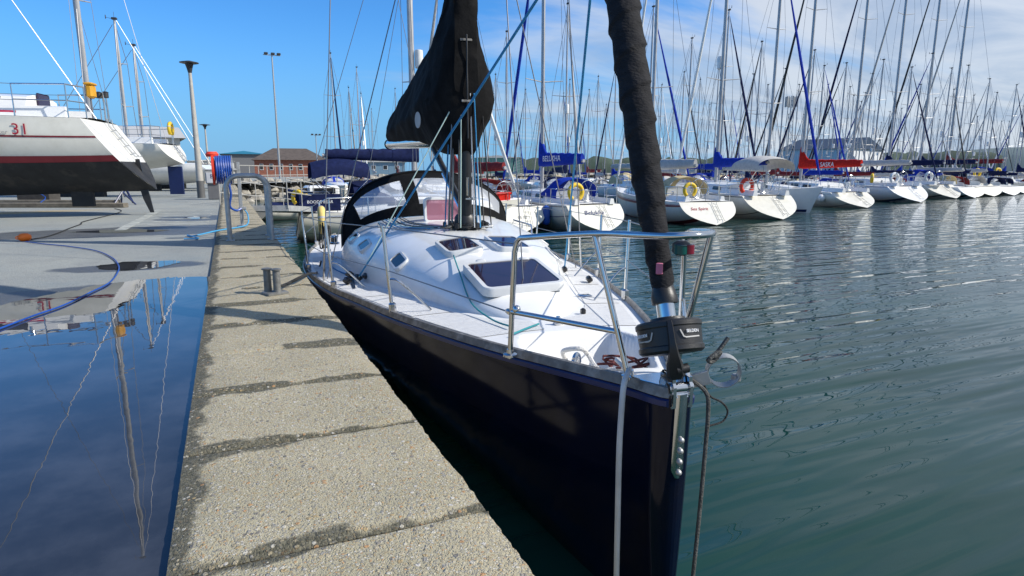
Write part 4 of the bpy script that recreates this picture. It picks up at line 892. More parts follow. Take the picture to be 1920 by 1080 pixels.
        MB().tube([(-xb, yb, sheer(yb)), (-xb, yb, sheer(yb) + .6), (-.12, L * 1.0, f1 + .66), (.12, L * 1.0, f1 + .66), (xb, yb, sheer(yb) + .6), (xb, yb, sheer(yb))], .016, 6).build('pulpit', M_steel, root)
        if ladder:
            ld = MB(); tr = lambda z: rake * z / f0 - .035; zt = f0 * .92; zb_ = f0 * .22
            for x in (.18, .42): ld.tube([(x, tr(zt) - .0, zt + .15), (x, tr(zt) - .02, zt), (x, tr(zb_) - .03, zb_), (x, tr(zb_) - .10, zb_ + .02)], .010, 6)
            for k in range(4): z = zb_ + (zt - zb_) * (k + .5) / 4; ld.tube([(.18, tr(z) - .02, z), (.42, tr(z) - .02, z)], .009, 6)
            ld.build('boarding_ladder', M_galv, root)
            if scoop:
                sc_ = MB(); o2 = lambda x, z: (x, rake * z / f0 - .012, z); 
                sc_.add([o2(-hbw(0) * .42, f0 * .78), o2(hbw(0) * .05, f0 * .78), o2(hbw(0) * .05, f0 * .66), o2(-hbw(0) * .42, f0 * .66)], [(0, 1, 2, 3)]); 
    # rig
    my = L * mu; mzb = sheer(my) + .44; mh = mast
    ms_ = MB().loft([[((.075 if detail else .056) * k * math.cos(a), my + (.11 if detail else .08) * k * math.sin(a), z) for a in [2 * math.pi * i / 10 for i in range(10)]] for z, k in ((mzb - .1, 1), (mh * .8, .95), (mh, .62))]).build('mast', mastm, root)
    for k in range(spr):
        z = mzb + (mh - mzb) * ((.36, .68) if spr == 2 else (.5,))[k]; wv = B * (.30 - .06 * k)
        for side in (-1, 1): MB().tube([(0, my, z), (side * wv, my - .15, z + .08)], [.03, .018], 5).build('spreader', mastm, ms_)
    mhd = MB().tube([(0, my, mh), (0, my, mh + .35)], .008, 4); mhd.tube([(-.0, my, mh + .02), (.12, my + .4, mh + .12)], .008, 4); mhd.tube([(.12, my + .4, mh + .05), (.12, my + .4, mh + .22)], .02, 4); mhd.bbox((0, my, mh + .05), (.14, .24, .1), .02); mhd.build('masthead_gear', M_lamp, ms_)
    if reflector: MB().lathe([(.05, 0), (.14, .03), (.15, .1), (.15, .55), (.14, .62), (.05, .65)], (.02, my + .27, mzb + (mh - mzb) * .40), 12).build('radar_reflector', M_white, ms_)
    wrad = .010 if detail else .014
    for side in (-1, 1):
        zA = mzb + (mh - mzb) * (.36 if spr == 2 else .5); wv = B * .30
        MB().tube([(side * hbw(my) * .93, my - .2, sheer(my)), (side * wv, my - .15, zA + .08), (side * B * .24 if spr == 2 else 0, my - .15 if spr == 2 else my, mzb + (mh - mzb) * .68 + .08 if spr == 2 else mh * .98), (0, my, mh * .985)], wrad, 4).build('shroud', M_wire, root)
        if detail: MB().tube([(side * hbw(my) * .88, my - .35, sheer(my)), (0, my, zA)], wrad, 4).build('shroud', M_wire, root)
    MB().tube([(0, rake + .05, f0 + .05), (0, my - .08, mh * .995)], wrad, 4).build('backstay', M_wire, root)
    st0, st1 = Vector((0, L * .985, f1 + .1)), Vector((0, my + .1, mh * .97))
    if genoa: MB().tube([st0.lerp(st1, t) for t in (0, .04, .05, .3, .6, .93, 1)], [.012, .012, .06, .085, .07, .03, .012], 8).build('furled_genoa', genoa, root)
    else: MB().tube([st0, st1], wrad, 4).build('forestay', M_wire, root)
    # boom and cover
    bz = mzb + boom_h * .72; bl = L * cover_len; ye = my - bl
    bm = MB().tube([(0, my - .1, bz), (0, ye, bz + .10)], .07, 8).build('boom', mastm, root)
    if cover:
        rows = []
        for i in range(19):
            u = i / 18; y = my + .16 - (bl + .05) * u; hh = cover_h * (1 - .45 * u) + (.95 * cover_h * max(0, 1 - u / .16) ** 1.2 * 2.0); ww = .15 * (1 - .35 * u) * (1 if u > .02 else .75)
            sag = .018 * math.sin(u * 38) 
            rows.append([(ww * c, y, bz + .10 * u + .04 + (hh * s_ * .95 + sag if s_ > 0 else .16 * s_)) for c, s_ in [(math.cos(2 * math.pi * k / 12), math.sin(2 * math.pi * k / 12)) for k in range(12)]])
        MB().loft(rows).build('sail_cover', cover, bm, ang=80)
    MB().tube([(0, my - .1, mzb + .25), (0, my - L * .10, bz)], .02, 5).build('vang', M_wire, root)
    if hood:
        hw, hh, hy = B * .33, .68, L * .31; zc = sheer(hy) + .38
        def hf(u, v):
            a = math.pi * u; c, s_ = -math.cos(a), math.sin(a); return (c * hw * (1 - .06 * (1 - v)), hy + .85 * (1 - v) ** 1.3 - .55 * max(0, v - .6) * 0, zc - .15 + (hh + .12) * (s_ ** .7) * (v ** .55))
        hwin = lambda u, v: .18 < v < .74 and (.16 < u < .46 or .54 < u < .84)
        ho = MB().grid(hf, 24, 10, lambda u, v: not hwin(u, v)).build('sprayhood', hood, root, ang=180)
        for ua, ub in ((.16, .46), (.54, .84)): MB().grid(hf, 24, 10, lambda u, v: .18 < v < .74 and ua < u < ub).build('sprayhood_window', M_clear, ho, ang=180)
        MB().grid(lambda u, v: (hf(u, 1)[0], hy - .7 * v, hf(u, 1)[2] - .06 * v), 24, 3, None).build('sprayhood_roof', hood, ho, ang=180)
    if biminy:
        hw, hy = B * .31, L * .18
        bi = MB().grid(lambda u, v: (-math.cos(math.pi * u) * hw, hy + (v - .5) * 1.9, f0 + 1.25 + .55 * math.sin(math.pi * u) ** .6 - .15 * (2 * v - 1) ** 2), 20, 6).build('bimini', biminy, root, ang=180)
        for side in (-1, 1): MB().tube([(side * hw, hy - .9, f0 + 1.12), (side * hw, hy, f0 + .2), (side * hw, hy + .9, f0 + 1.12)], .014, 5).build('bimini_frame', M_steel, bi)
    bpy.context.view_layer.update() if False else None
    return root, dict(hbw=hbw, sheer=sheer, hp=hp, L=L, B=B, f0=f0, f1=f1, rake=rake, my=my, bz=bz, bl=bl, heading=heading, loc=Vector((loc[0], loc[1], WATER if z0 is None else z0)))
def local(inf, x, y, z): return inf['loc'] + Matrix.Rotation(inf['heading'], 3, 'Z') @ (Vector((x, y, z)) * inf.get('sc', 1.0))
def transom_text(root, inf, text, size, m, x=-.45, zf=.68, italic=.35):
    tilt = math.atan2(inf['rake'], inf['f0']); z = inf['f0'] * zf
    return lettering(text, size, m, root, (x, inf['rake'] * zf - .02, z), (R(90) - tilt, 0, 0), italic)
def cover_text(root, inf, text, size, u, side=-1, m=M_text_white, dz=.12, italic=0):
    y = inf['my'] - inf['bl'] * u
    return lettering(text, size, m, root, (side * .175, y, inf['bz'] + dz), (R(90), 0, R(-90) if side < 0 else R(90)), italic)
def fender(loc, m, r=.13, h=.6, label='', ball=False):
    root = empty('fender', loc, label=label, cat='fender', group='fenders')
    if ball: MB().ball((0, 0, 0), r, 16).build('body', m, root); MB().tube([(0, 0, r * .95), (0, 0, r * 1.25)], .03, 8).build('neck', M_navy_paint, root)
    else: MB().lathe([(.03, -h / 2), (r * .7, -h / 2 + .05), (r, -h / 2 + .14), (r, h / 2 - .14), (r * .7, h / 2 - .05), (.03, h / 2)], n=16).build('body', m, root)
    MB().tube([(0, 0, h / 2 if not ball else r * 1.2), (0, .05, h / 2 + .5)], .01, 5).build('lanyard', M_whiterope, root); return root

# ---- the row of sterns on the right
ROWDIR = Vector((-.15, -.985, 0)).normalized()            # from bow to stern
def hdg(deg=0): return math.atan2(ROWDIR.x, -ROWDIR.y) + R(deg)   # local +y points to the bow
def stern(px, py): return at_z(px, py, WATER)
row = {}
def add_row(key, px, py, **k):
    sc_ = k.pop('size', 1.0); row[key] = make_yacht('sailing_yacht', stern(px, py), k.pop('head', hdg()), **k); row[key][0].scale = (sc_,) * 3; row[key][1]['sc'] = sc_
boot = lambda m: (.80, .90, m)
add_row('spirit', 1345, 424, size=1.06, L=9.8, B=3.2, f0=.95, mast=14.5, mu=.60, hullm=M_cream, stripes=((.10, .20, M_redpaint), (.115, .125, M_text_white), (.70, .80, M_redpaint)), cover=M_greycloth, hood=M_tan, label='white yacht with a red hull stripe, solar panel and cream sprayhood', cover_h=.42, reflector=False)
add_row('kestrel', 1470, 413, size=1.12, L=9.4, B=3.2, f0=1.02, mast=15.5, mu=.56, hullm=M_cream, stripes=((.03, .06, M_black), (.66, .68, M_black)), cover=M_bluecloth, hood=None, biminy=M_greycloth, rake=1.25, label='white yacht with a red horseshoe lifebuoy and grey cockpit tent', reflector=True)
add_row('saska', 1628, 391, size=1.16, L=9.6, B=3.2, f0=.85, mast=16.5, mu=.57, rake=1.5, hullm=M_cream, stripes=((.10, .115, M_black), (.70, .74, M_text_grey)), cover=M_redcloth, hood=None, genoa=M_black, label='white yacht with a bright red sail cover and a white ball fender', cover_len=.5, cover_h=.45)
add_row('grey_cover', 1728, 380, size=1.2, L=10.5, B=3.5, f0=1.0, mast=17.5, mu=.57, rake=1.4, stripes=((.03, .05, M_navy_paint), (.70, .82, M_navy_paint)), cover=M_greycloth, hood=None, genoa=M_navycloth, label='white yacht with a dark blue fender on its side and grey sail cover', cover_len=.47)
add_row('slim', 1795, 373, size=1.26, L=10.5, B=3.3, f0=.95, mast=19, mu=.57, rake=1.6, hullm=M_cream, stripes=((.08, .10, M_black), (.72, .76, M_black)), cover=M_navycloth, hood=M_bluecloth, genoa=M_greycloth, label='white yacht with blue sprayhood and open oval transom, between two others', cover_len=.45)
add_row('dodger', 1855, 366.5, size=1.3, L=11, B=3.5, f0=1.05, mast=20, mu=.57, rake=1.2, hullm=M_cream, stripes=((.08, .10, M_navy_paint), (.72, .76, M_navy_paint)), cover=M_navycloth, hood=M_navycloth, genoa=M_black, label='white yacht with a navy lettered cockpit dodger', cover_len=.45)
add_row('last', 1905, 362.5, size=1.35, L=11, B=3.5, f0=1.1, mast=20, mu=.57, rake=1.3, stripes=((.72, .78, M_text_grey),), cover=M_maroon, hood=M_bluecloth, genoa=M_greycloth, label='white yacht with a maroon sail cover at the right end of the row', cover_len=.45)
add_row('belukha', 1140, 437, L=9.2, B=3.2, f0=1.05, mast=14.5, mu=.55, rake=1.0, hullm=M_cream, stripes=((.04, .07, M_rail), (.36, .38, M_text_navy)), cover=M_bluecloth, hood=M_bluecloth, cover_h=.5, label='white yacht with a bright blue lettered sail cover and blue sprayhood', head=hdg(12), cover_len=.36, genoa=M_bluecloth, boom_h=1.5)
add_row('maroon', 985, 437, L=9.0, B=3.1, f0=1.0, mast=13.5, mu=.56, rake=.35, hullm=M_cream, stripes=((.06, .09, M_rail),), cover=M_maroon, hood=M_maroon, label='cream yacht with maroon sprayhood and maroon sail cover', head=hdg(22), genoa=M_greycloth)
r_, i_ = row['belukha']; cover_text(r_, i_, 'BELUKHA', .34, .32, -1, dz=.22); transom_text(r_, i_, 'Belukha', .30, M_text_navy, -.2, .72)
r_, i_ = row['spirit']; transom_text(r_, i_, 'Sea Spirit', .22, M_text_red, -.5, .72)
sp = MB(); sp.bbox((-i_['hbw'](3.4) - .05, 3.6, i_['f0'] + .42), (.04, 1.15, .62), .01); pan = sp.build('solar_panel', mat('solar_cell', (.012, .014, .03), .2), r_)
for k in range(1, 6): MB().box((-i_['hbw'](3.4) - .0725, 3.02 + k * .19, i_['f0'] + .42), (.004, .008, .6)).build('cell_line', M_galv, pan)
r_, i_ = row['saska']; cover_text(r_, i_, 'SASKA', .38, .48, -1, dz=.12)
r_, i_ = row['maroon']; transom_text(r_, i_, 'MS 32', .17, M_text_grey, .0, .60, 0)
r_, i_ = row['dodger']
dg = MB().bbox((-i_['hbw'](2.5) - .03, 2.7, i_['f0'] + .34), (.02, 2.6, .56), .005).build('dodger', M_navycloth, r_)
lettering('SAIL', .32, M_text_white, dg, (-i_['hbw'](2.5) - .046, 2.7, i_['f0'] + .46), (R(90), 0, R(-90))); lettering('TION', .26, M_text_white, dg, (-i_['hbw'](2.5) - .046, 2.7, i_['f0'] + .18), (R(90), 0, R(-90)))
# lifebuoys and fenders hung on the row
def buoy_on(key, m, x, y, z, size, label, rz=0): 
    i = row[key][1]; horseshoe('lifebuoy', m, local(i, x, y, z), i['heading'] + rz, size * i.get('sc', 1.0), label=label, cat='lifebuoy', group='horseshoe lifebuoys on stern rails')
buoy_on('spirit', M_yellow, -.75, 1.0, 1.45, .26, 'bright yellow lifebuoy on the stern rail of the red striped yacht')
buoy_on('kestrel', M_redfoam, -.95, 1.45, 1.45, .30, 'orange red horseshoe lifebuoy on a white yacht stern')
buoy_on('belukha', M_yellow, -.8, 1.1, 1.55, .30, 'yellow horseshoe lifebuoy on the yacht with the lettered blue sail cover')
buoy_on('grey_cover', M_white, -.8, 1.5, 1.55, .30, 'white horseshoe lifebuoy on the yacht with the dark blue fender')
buoy_on('grey_cover', M_yellow, -1.5, 2.6, 1.5, .28, 'yellow lifebuoy left of the white horseshoe lifebuoy', R(50))
buoy_on('dodger', M_yellow, .4, 1.5, 1.7, .30, 'yellow lifebuoy on the yacht with the navy dodger')
buoy_on('last', M_yellow, -.3, 1.5, 1.7, .30, 'yellow lifebuoy on the last yacht of the row')
buoy_on('slim', M_white, -.8, 1.7, 1.5, .30, 'white horseshoe lifebuoy on the yacht with the oval transom')
i = row['saska'][1]; fender(local(i, -1.55, 1.9, .52), M_white, .27, label='white ball fender on the yacht with the red sail cover', ball=True)
i = row['grey_cover'][1]; fender(local(i, -1.75, 3.0, .60), M_navy_paint, .17, .8, label='dark blue sausage fender on a white hull')
i = row['belukha'][1]; fender(local(i, -1.62, 2.0, .62), M_bluehose, .17, .8, label='blue sausage fender on the yacht with the lettered blue cover')
i = row['maroon'][1]; fender(local(i, 1.75, 1.9, .85), M_white, .14, .8, label='white sausage fender beside the cream yacht with maroon canvas')
# navy and maroon extras: red ensign bag on the maroon boat
i = row['maroon'][1]; lb = empty('liferaft_bag', local(i, -.75, .4, 1.25), i['heading'], label='red canvas bag on the stern rail of the cream yacht', cat='bag')
MB().bbox((0, 0, 0), (.62, .12, .62), .05).build('bag', M_redcloth, lb); MB().bbox((0, -.0, .28), (.70, .18, .1), .04).build('flap', M_redcloth, lb)
# yacht lying bow towards us, behind the row
def bow_at(px, py, h, L): q = at_z(px, py, WATER); return (q.x + math.sin(h) * L, q.y - math.cos(h) * L)
make_yacht('sailing_yacht', bow_at(1538, 401, hdg(186), 9.4), hdg(186), L=9.4, B=3.0, f0=1.0, f1=1.5, mast=15, mu=.55, stripes=((.66, .74, M_navy_paint),), cover=M_greycloth, genoa=M_bluecloth, rake=.3, label='white yacht lying bow-out among the row of sterns', ladder=False)

# motor sailer with navy canvas, behind the near yacht
bh = math.atan2(-rt.x, rt.y) + R(22)
br, bi_ = make_yacht('motor_sailer', at_z(556, 452, WATER), bh, L=8.4, B=2.9, f0=1.0, f1=1.3, mast=12.5, mu=.50, hullm=M_cream, stripes=((.10, .13, M_rail), (.62, .64, M_text_grey)), cover=M_navycloth, hood=M_navycloth, biminy=M_navycloth, cover_len=.38, boom_h=1.75, reflector=True, rake=.2, label='white motor sailer with navy canopy and lettered navy dodger left of the near yacht', wheel=False)
for sd_ in (-1, 1):
    dgo = MB().bbox((sd_ * (bi_['hbw'](.8) + .0), .75, bi_['f0'] + .36), (.02, 1.3, .55), .005).build('dodger', M_navycloth, br)
lettering('BOODE BEAR', .135, M_text_white, br, (bi_['hbw'](.8) + .013, .75, bi_['f0'] + .38), (R(90), 0, R(90)))
horseshoe('lifebuoy', M_yellow, local(bi_, .6, .1, 1.5), bh + R(40), .22, label='yellow lifebuoy at the stern of the navy canopied motor sailer', cat='lifebuoy')
fender(local(bi_, 1.45, 3.2, .6), M_white, .13, .6, label='white fender on the side of the motor sailer')
# small open boat and a little white cruiser near the ramp
def open_boat(loc, heading, L, B, label, canvas=None, cabin=False):
    root = empty('small_boat', (loc.x, loc.y, WATER), heading, label=label, cat='boat'); hbw, sheer, hp = yacht_shape(L, B, .55, .85, .15, -.2)
    ys = [L * i / 14 for i in range(15)]; b = MB(); b.loft([[hp(y, i / 6, -1) for i in range(7)] + [hp(y, i / 6, 1) for i in range(6, -1, -1)] for y in ys], closed=False, cap=False); b.f.append(tuple(range(14))); b.build('hull', M_cream if canvas else M_white, root)
    for sd_ in (-1, 1): MB().tube([hp(y, 0, sd_) for y in ys], .045, 6).build('gunwale', M_timber, root)
    MB().loft([[hp(y, .35, -1) * .97, hp(y, .35, 1) * .97] for y in ys], closed=False, cap=False).build('sole', M_greybox, root)
    if canvas: MB().grid(lambda u, v: ((u - .5) * 2 * hbw(L * (.1 + .4 * v)) * .95, L * (.1 + .4 * v), .55 + .35 * math.sin(math.pi * u) * (1 - v * .3)), 10, 6).build('cover', canvas, root, ang=180)
    if cabin:
        MB().bbox((0, L * .55, 1.1), (B * .62, L * .34, .9), .12).build('cabin', M_white, root)
        for sd_ in (-1, 1): MB().bbox((sd_ * B * .312, L * .55, 1.25), (.02, L * .24, .32), .005).build('window', M_win, root)
        MB().bbox((0, L * .376, 1.25), (B * .45, .02, .36), .005).build('window', M_win, root); MB().bbox((0, L * .28, 1.0), (B * .62, L * .16, .7), .1).build('canvas_back', M_navycloth, root)
        MB().tube([(-B * .3, L * .8, .85), (-B * .25, L * .8, 1.35), (0, L * .98, 1.4), (B * .25, L * .8, 1.35), (B * .3, L * .8, .85)], .02, 6).build('bow_rail', M_steel, root)
    return root
open_boat(at_z(487, 414, WATER), bh + R(20), 4.2, 1.7, 'small open boat with wooden gunwale and navy cover beside the ramp', M_navycloth)
open_boat(at_z(505, 400, WATER), bh + R(10), 5.5, 2.1, 'little white cabin cruiser below the ramp railings', None, True)

# ================================================================== FAR ROWS OF MASTS
FAR = [(1019, 150), (1012, 183), (1055, 175), (1066, 150), (1102, 169), (1118, 144), (1134, 197), (1150, 119), (1214, 14), (1258, 205), (1275, 136), (1286, 73), (1325, 196), (1350, 21), (1366, 192), (1384, 171), (1413, 80), (1430, 160), (1442, 185), (1510, 96), (1540, 160), (1557, 190), (1521, 205), (1581, 164), (1589, 180), (1610, 175), (1604, 191), (1637, 114), (1659, 210), (1670, 193), (1680, 204), (1690, 128), (1725, 103), (1763, 130), (1772, 169), (1793, 125), (1852, 175), (1886, 161), (1777, 222), (1822, 219), (1868, 228), (1882, 228), (1630, 210), (630, 101), (676, 127), (682, 176), (745, 167), (950, 60), (1060, 8), (985, 168), (968, 210), (930, 140), (905, 195), (780, 190), (812, 150), (1078, 205), (1090, 222), (1235, 160), (1243, 215), (1305, 150), (1312, 225), (1338, 120), (1395, 215), (1402, 140), (1460, 130), (1472, 215), (1487, 160), (1500, 215), (1530, 125), (1550, 225), (1570, 120), (1620, 140), (1645, 230), (1710, 160), (1716, 215), (1740, 185), (1752, 225), (1810, 180), (1835, 150), (1843, 205), (1905, 200), (1912, 140), (660, 165), (700, 205)]
fr = random.Random(11); protos = {}
FL = 'distant yacht with a bare mast in the crowded far rows'
cov_cycle = [M_navycloth, M_bluecloth, M_greycloth, M_navycloth, M_maroon, M_greycloth]; gen_cycle = [M_greycloth, M_navycloth, M_bluecloth, M_white, M_black, None]
for i, (x, yt) in enumerate(FAR):
    mh_ = fr.uniform(11, 13.5); hd = 0
    d = (mh_ + WATER - H) * 1170 / max(40, (HZ - yt)) * 1.0
    if d < 34: d = 34 + fr.uniform(0, 6)
    if yt < 70: d = fr.uniform(36, 44)
    ROWY = [(600, 425), (985, 437), (1140, 437), (1345, 424), (1470, 413), (1628, 391), (1728, 380), (1795, 373), (1855, 366.5), (1905, 362.5)]
    d = max(d, 2750 / (interp(ROWY, x) - HZ) + (24 if x > 1200 else 16) + fr.uniform(0, 4))
    base = at_d(x, 300, d); top = at_d(x, yt, d); mh_ = top.z - WATER; v = i % 6
    scl = min(1.5, max(.7, mh_ / 13.0)); head = hdg(180 if fr.random() < .5 else 0) + R(fr.uniform(-14, 14))
    if v not in protos:
        protos[v], _ = make_yacht('moored_yacht', (0, 0), 0, L=9.5, B=3.1, f0=.95, f1=1.3, mast=13.0, mu=.55, hullm=[M_white, M_cream][v % 2], stripes=((.70, .8, [M_navy_paint, M_redpaint, M_black][v % 3]),), cover=cov_cycle[v], hood=[M_navycloth, M_bluecloth, M_tan, M_maroon, None, M_greycloth][v], genoa=gen_cycle[v], detail=False, label=FL, group='moored yachts in the far rows', spr=1 + v % 2, ladder=False, reflector=v % 3 == 0)
        o = protos[v]
    else: o = copy_tree(protos[v])
    c, s_ = math.cos(head), math.sin(head); my = 9.5 * .55 * scl
    zone = 'left of the near mast' if x < 860 else 'right of the near mast' if x < 1200 else 'behind the red striped yacht' if x < 1420 else 'behind the bow-out yacht' if x < 1580 else 'behind the red sail cover' if x < 1720 else 'behind the right end of the row'
    o['label'] = 'distant moored yacht with %s, %s' % (['navy sail cover', 'blue sail cover', 'grey sail cover', 'navy cover and headsail', 'maroon sail cover', 'grey cover and bare forestay'][v], zone)
    o.location = (base.x + s_ * my, base.y - c * my, WATER); o.rotation_euler = (0, 0, head); o.scale = (scl,) * 3
# floating pontoons between the rows
M_pont = mat('pontoon_deck', (.33, .31, .27), .85, var=.2)
for k, (pa, pb) in enumerate((((900, 372), (1960, 345)), ((800, 360), (1960, 340)))):
    a, b2 = at_z(*pa, WATER), at_z(*pb, WATER); MB().bar(a + Vector((0, 0, .3)), b2 + Vector((0, 0, .3)), 2.2, .5).build('pontoon', M_pont, smooth=False, label=['nearer long floating pontoon behind the row of yachts', 'farther long floating pontoon among the masts'][k], cat='pontoon')

# ================================================================== RAMP, BUILDINGS
M_ramp = mat('ramp_grey', (.42, .43, .43), .6, .3, var=.15)
ra, rb = at_d(474, 346, 19), at_d(640, 356, 30); ra.z, rb.z = -.12, -.95
ramp = empty('access_ramp', (ra.x, ra.y, 0), label='grey gangway ramp with white railings sloping down from the quay', cat='ramp'); loc0 = Vector((ra.x, ra.y, 0))
A0, B0 = ra - loc0, rb - loc0; dirv = (B0 - A0).normalized(); sidev = Vector((-dirv.y, dirv.x, 0)).normalized() * 1.1
MB().bar(A0, B0, 1.9, .16).build('ramp_deck', M_ramp, ramp, smooth=False)
M_wrail = mat('white_railing', (.40, .39, .36), .55, .2)
for sg in (-.85, .85):
    for hgt in (.85, .45): MB().tube([A0 + sidev * sg + Vector((0, 0, hgt)), B0 + sidev * sg + Vector((0, 0, hgt))], .018, 6).build('handrail', M_wrail, ramp)
    for k in range(9):
        q = A0.lerp(B0, k / 8) + sidev * sg; MB().tube([q, q + Vector((0, 0, .85))], .016, 6).build('rail_post', M_wrail, ramp)
def fence(p0, p1, h, n, label):
    root = empty('railing', (p0.x, p0.y, 0), label=label, cat='railing'); b2 = p1 - p0; b2.z = 0
    for z in (h, h * .5): MB().tube([Vector((0, 0, z)), b2 + Vector((0, 0, z))], .035, 6).build('handrail', M_wrail, root)
    for k in range(n): q = b2 * (k / (n - 1)); MB().tube([q, q + Vector((0, 0, h))], .035, 6).build('rail_post', M_wrail, root)
fence(at_d(450, 330, 44), at_d(640, 330, 62), 1.3, 16, 'white railing along the bank in front of the brick building')
M_brick = mat('brick', (.26, .095, .06), .9, var=.25, scale=3, bump=.3); M_roof = mat('roof_tiles', (.095, .075, .062), .9, var=.25, scale=1.5, bump=.6, bscale=5)
M_cream_wall = mat('pale_wall', (.55, .54, .50), .8, var=.08, scale=.5); M_blueroof = mat('blue_roof', (.02, .20, .33), .6, var=.1, scale=.5)
M_whitewall = mat('white_cladding', (.66, .67, .68), .6, var=.06, scale=.3); M_metalroof = mat('metal_roof', (.50, .49, .46), .6, .1, var=.1)
M_solar = mat('dark_solar_roof', (.05, .075, .12), .8, var=.2, spec=.1)
def hall(name, px0, px1, y_eave, y_ridge, dist, depth, wallm, roofm, label, hip=False, win=0, gable_x=False, over=.6, yaw=0):
    a = at_d(px0, 322, dist); b2 = at_d(px1, 322, dist); ze = at_d((px0 + px1) / 2, y_eave, dist).z; zr = at_d((px0 + px1) / 2, y_ridge, dist).z
    cen = (a + b2) / 2; ax = (b2 - a); ax.z = 0; w_ = ax.length; ang = math.atan2(ax.y, ax.x) + yaw; out = Vector((-math.sin(ang), math.cos(ang), 0)) * depth / 2
    root = empty(name, (cen.x + out.x, cen.y + out.y, GZ), ang, label=label, cat='building'); ze -= GZ; zr -= GZ
    MB().box((0, 0, ze / 2), (w_, depth, ze)).build('wall', wallm, root, smooth=False)
    W2, D2 = w_ / 2 + over, depth / 2 + over
    if hip:
        k = min(W2 * .55, D2); vs_ = [(-W2, -D2, ze), (W2, -D2, ze), (W2, D2, ze), (-W2, D2, ze), (-W2 + k, 0, zr), (W2 - k, 0, zr)]; fs = [(0, 1, 5, 4), (1, 2, 5), (2, 3, 4, 5), (3, 0, 4), (3, 2, 1, 0)]
    elif gable_x: vs_ = [(-W2, -D2, ze), (W2, -D2, ze), (W2, D2, ze), (-W2, D2, ze), (-W2, 0, zr), (W2, 0, zr)]; fs = [(0, 1, 5, 4), (1, 2, 5), (2, 3, 4, 5), (3, 0, 4)]
    else: vs_ = [(-W2, -D2, ze), (W2, -D2, ze), (W2, D2, ze), (-W2, D2, ze), (0, -D2, zr), (0, D2, zr)]; fs = [(0, 4, 5, 3), (4, 1, 2, 5), (0, 1, 4), (3, 5, 2)]
    MB().add(vs_, fs).build('roof', roofm, root, smooth=False)
    for k in range(win):
        x = -w_ / 2 + w_ * (k + .7) / (win + .4); wd = MB().box((x, -depth / 2 - .03, ze * .58), (w_ / win * .36, .08, ze * .36)).build('window', M_white, root, smooth=False); MB().box((x, -depth / 2 - .08, ze * .58), (w_ / win * .30, .04, ze * .30)).build('pane', M_win, wd, smooth=False)
    return root, w_, ze, zr
hall('brick_building', 478, 612, 300, 276, 130, 14, M_brick, M_roof, 'brown brick building with a dark hipped roof behind the bank', hip=True, win=7)
hall('blue_roofed_shed', 418, 500, 289, 283, 170, 20, M_darkbox, M_blueroof, 'long low shed with a flat blue roof left of the brick building', win=0)
hall('grey_store', 352, 440, 302, 299, 95, 8, M_cream_wall, M_metalroof, 'low grey store behind the lamp posts', win=0, over=.2)
hl = hall('white_shed', 130, 343, 257, 226, 52, 12, M_cream_wall, M_metalroof, 'white corrugated roofed shed behind the laid up yachts', gable_x=True, over=.4)[0]
hall('white_warehouse', 1452, 1590, 280, 257, 230, 30, M_whitewall, M_solar, 'large white warehouse with a dark solar panelled roof behind the masts', gable_x=True, yaw=R(-24))
hall('low_green_store', 890, 975, 296, 291, 330, 10, mat('green_wall', (.12, .26, .22), .8), M_metalroof, 'low green store far behind the moored yachts')
hall('red_blue_unit', 640, 760, 304, 297, 210, 10, mat('blue_grey_wall', (.15, .25, .33), .8), M_metalroof, 'low blue grey unit far behind the motor sailer', win=5)
def lattice(px, ytop, dist, label, w_=1.3):
    b0 = at_d(px, 322, dist); zt = at_d(px, ytop, dist).z; root = empty('lattice_tower', (b0.x, b0.y, GZ), label=label, cat='tower'); b = MB()
    for sx, sy in ((-1, -1), (1, -1), (1, 1), (-1, 1)): b.tube([(sx * w_, sy * w_, 0), (sx * w_ * .4, sy * w_ * .4, zt)], .09, 5)
    for k in range(12):
        z0, z1 = zt * k / 12, zt * (k + 1) / 12; k0, k1 = w_ * (1 - .6 * k / 12), w_ * (1 - .6 * (k + 1) / 12)
        b.tube([(-k0, -k0, z0), (k1, -k1, z1)], .05, 4); b.tube([(k0, -k0, z0), (k0 * 0 + k1, k1, z1)], .05, 4)
    b.build('lattice', M_galv, root)
    for k in range(6): a = k * 1.047; MB().bbox((1.1 * math.cos(a), 1.1 * math.sin(a), zt - 1.2), (.35, .25, 2.2), .05, a).build('antenna_panel', M_greybox, root)
lattice(1473, 180, 150, 'dark lattice phone tower with antenna panels behind the masts', .8); lattice(968, 262, 300, 'rusty lattice tower far across the harbour', 3)

# ================================================================== YACHTS LAID UP ON THE HARD
lh = math.atan2(rt.x, -rt.y) + R(13)         # bow to the left and away
lp = at_d(258, 322, 15.8)
ly, li = make_yacht('laid_up_yacht', (lp.x, lp.y), lh, cy0=.17, lift=False, L=9.6, B=2.3, f0=.92, f1=1.2, mast=10.5, mu=.62, hullm=M_cream, stripes=((.24, .262, M_redpaint), (.50, .585, mat('boot_red', (.25, .02, .03), .5)),), cover=None, hood=None, genoa=None, rake=.62, keel=-.62, wheel=False, label='white bilge keel yacht numbered 31 propped up on the hard', z0=1.02, boom_h=.2, cover_len=.01)
hbw, sheer, hp = li['hbw'], li['sheer'], li['hp']; ys = [9.6 * i / 22 for i in range(22)]
for sd_ in (-1, 1):
    MB().loft([[hp(y, q, sd_, .012) for q in (.585, .65, .75, .85, .95, 1.0)] for y in ys], closed=False, cap=False).build('antifouled_bottom', M_antifoul, ly)
    kl = MB(); kl.loft([[(sd_ * .62 + x, y, z) for x, y in ((-.10, 3.9), (.10, 3.9), (.13, 4.6), (.10, 5.7), (-.10, 5.7), (-.13, 4.6))] for z in (-.45, -1.0)]); kl.build('bilge_keel', M_antifoul, ly)
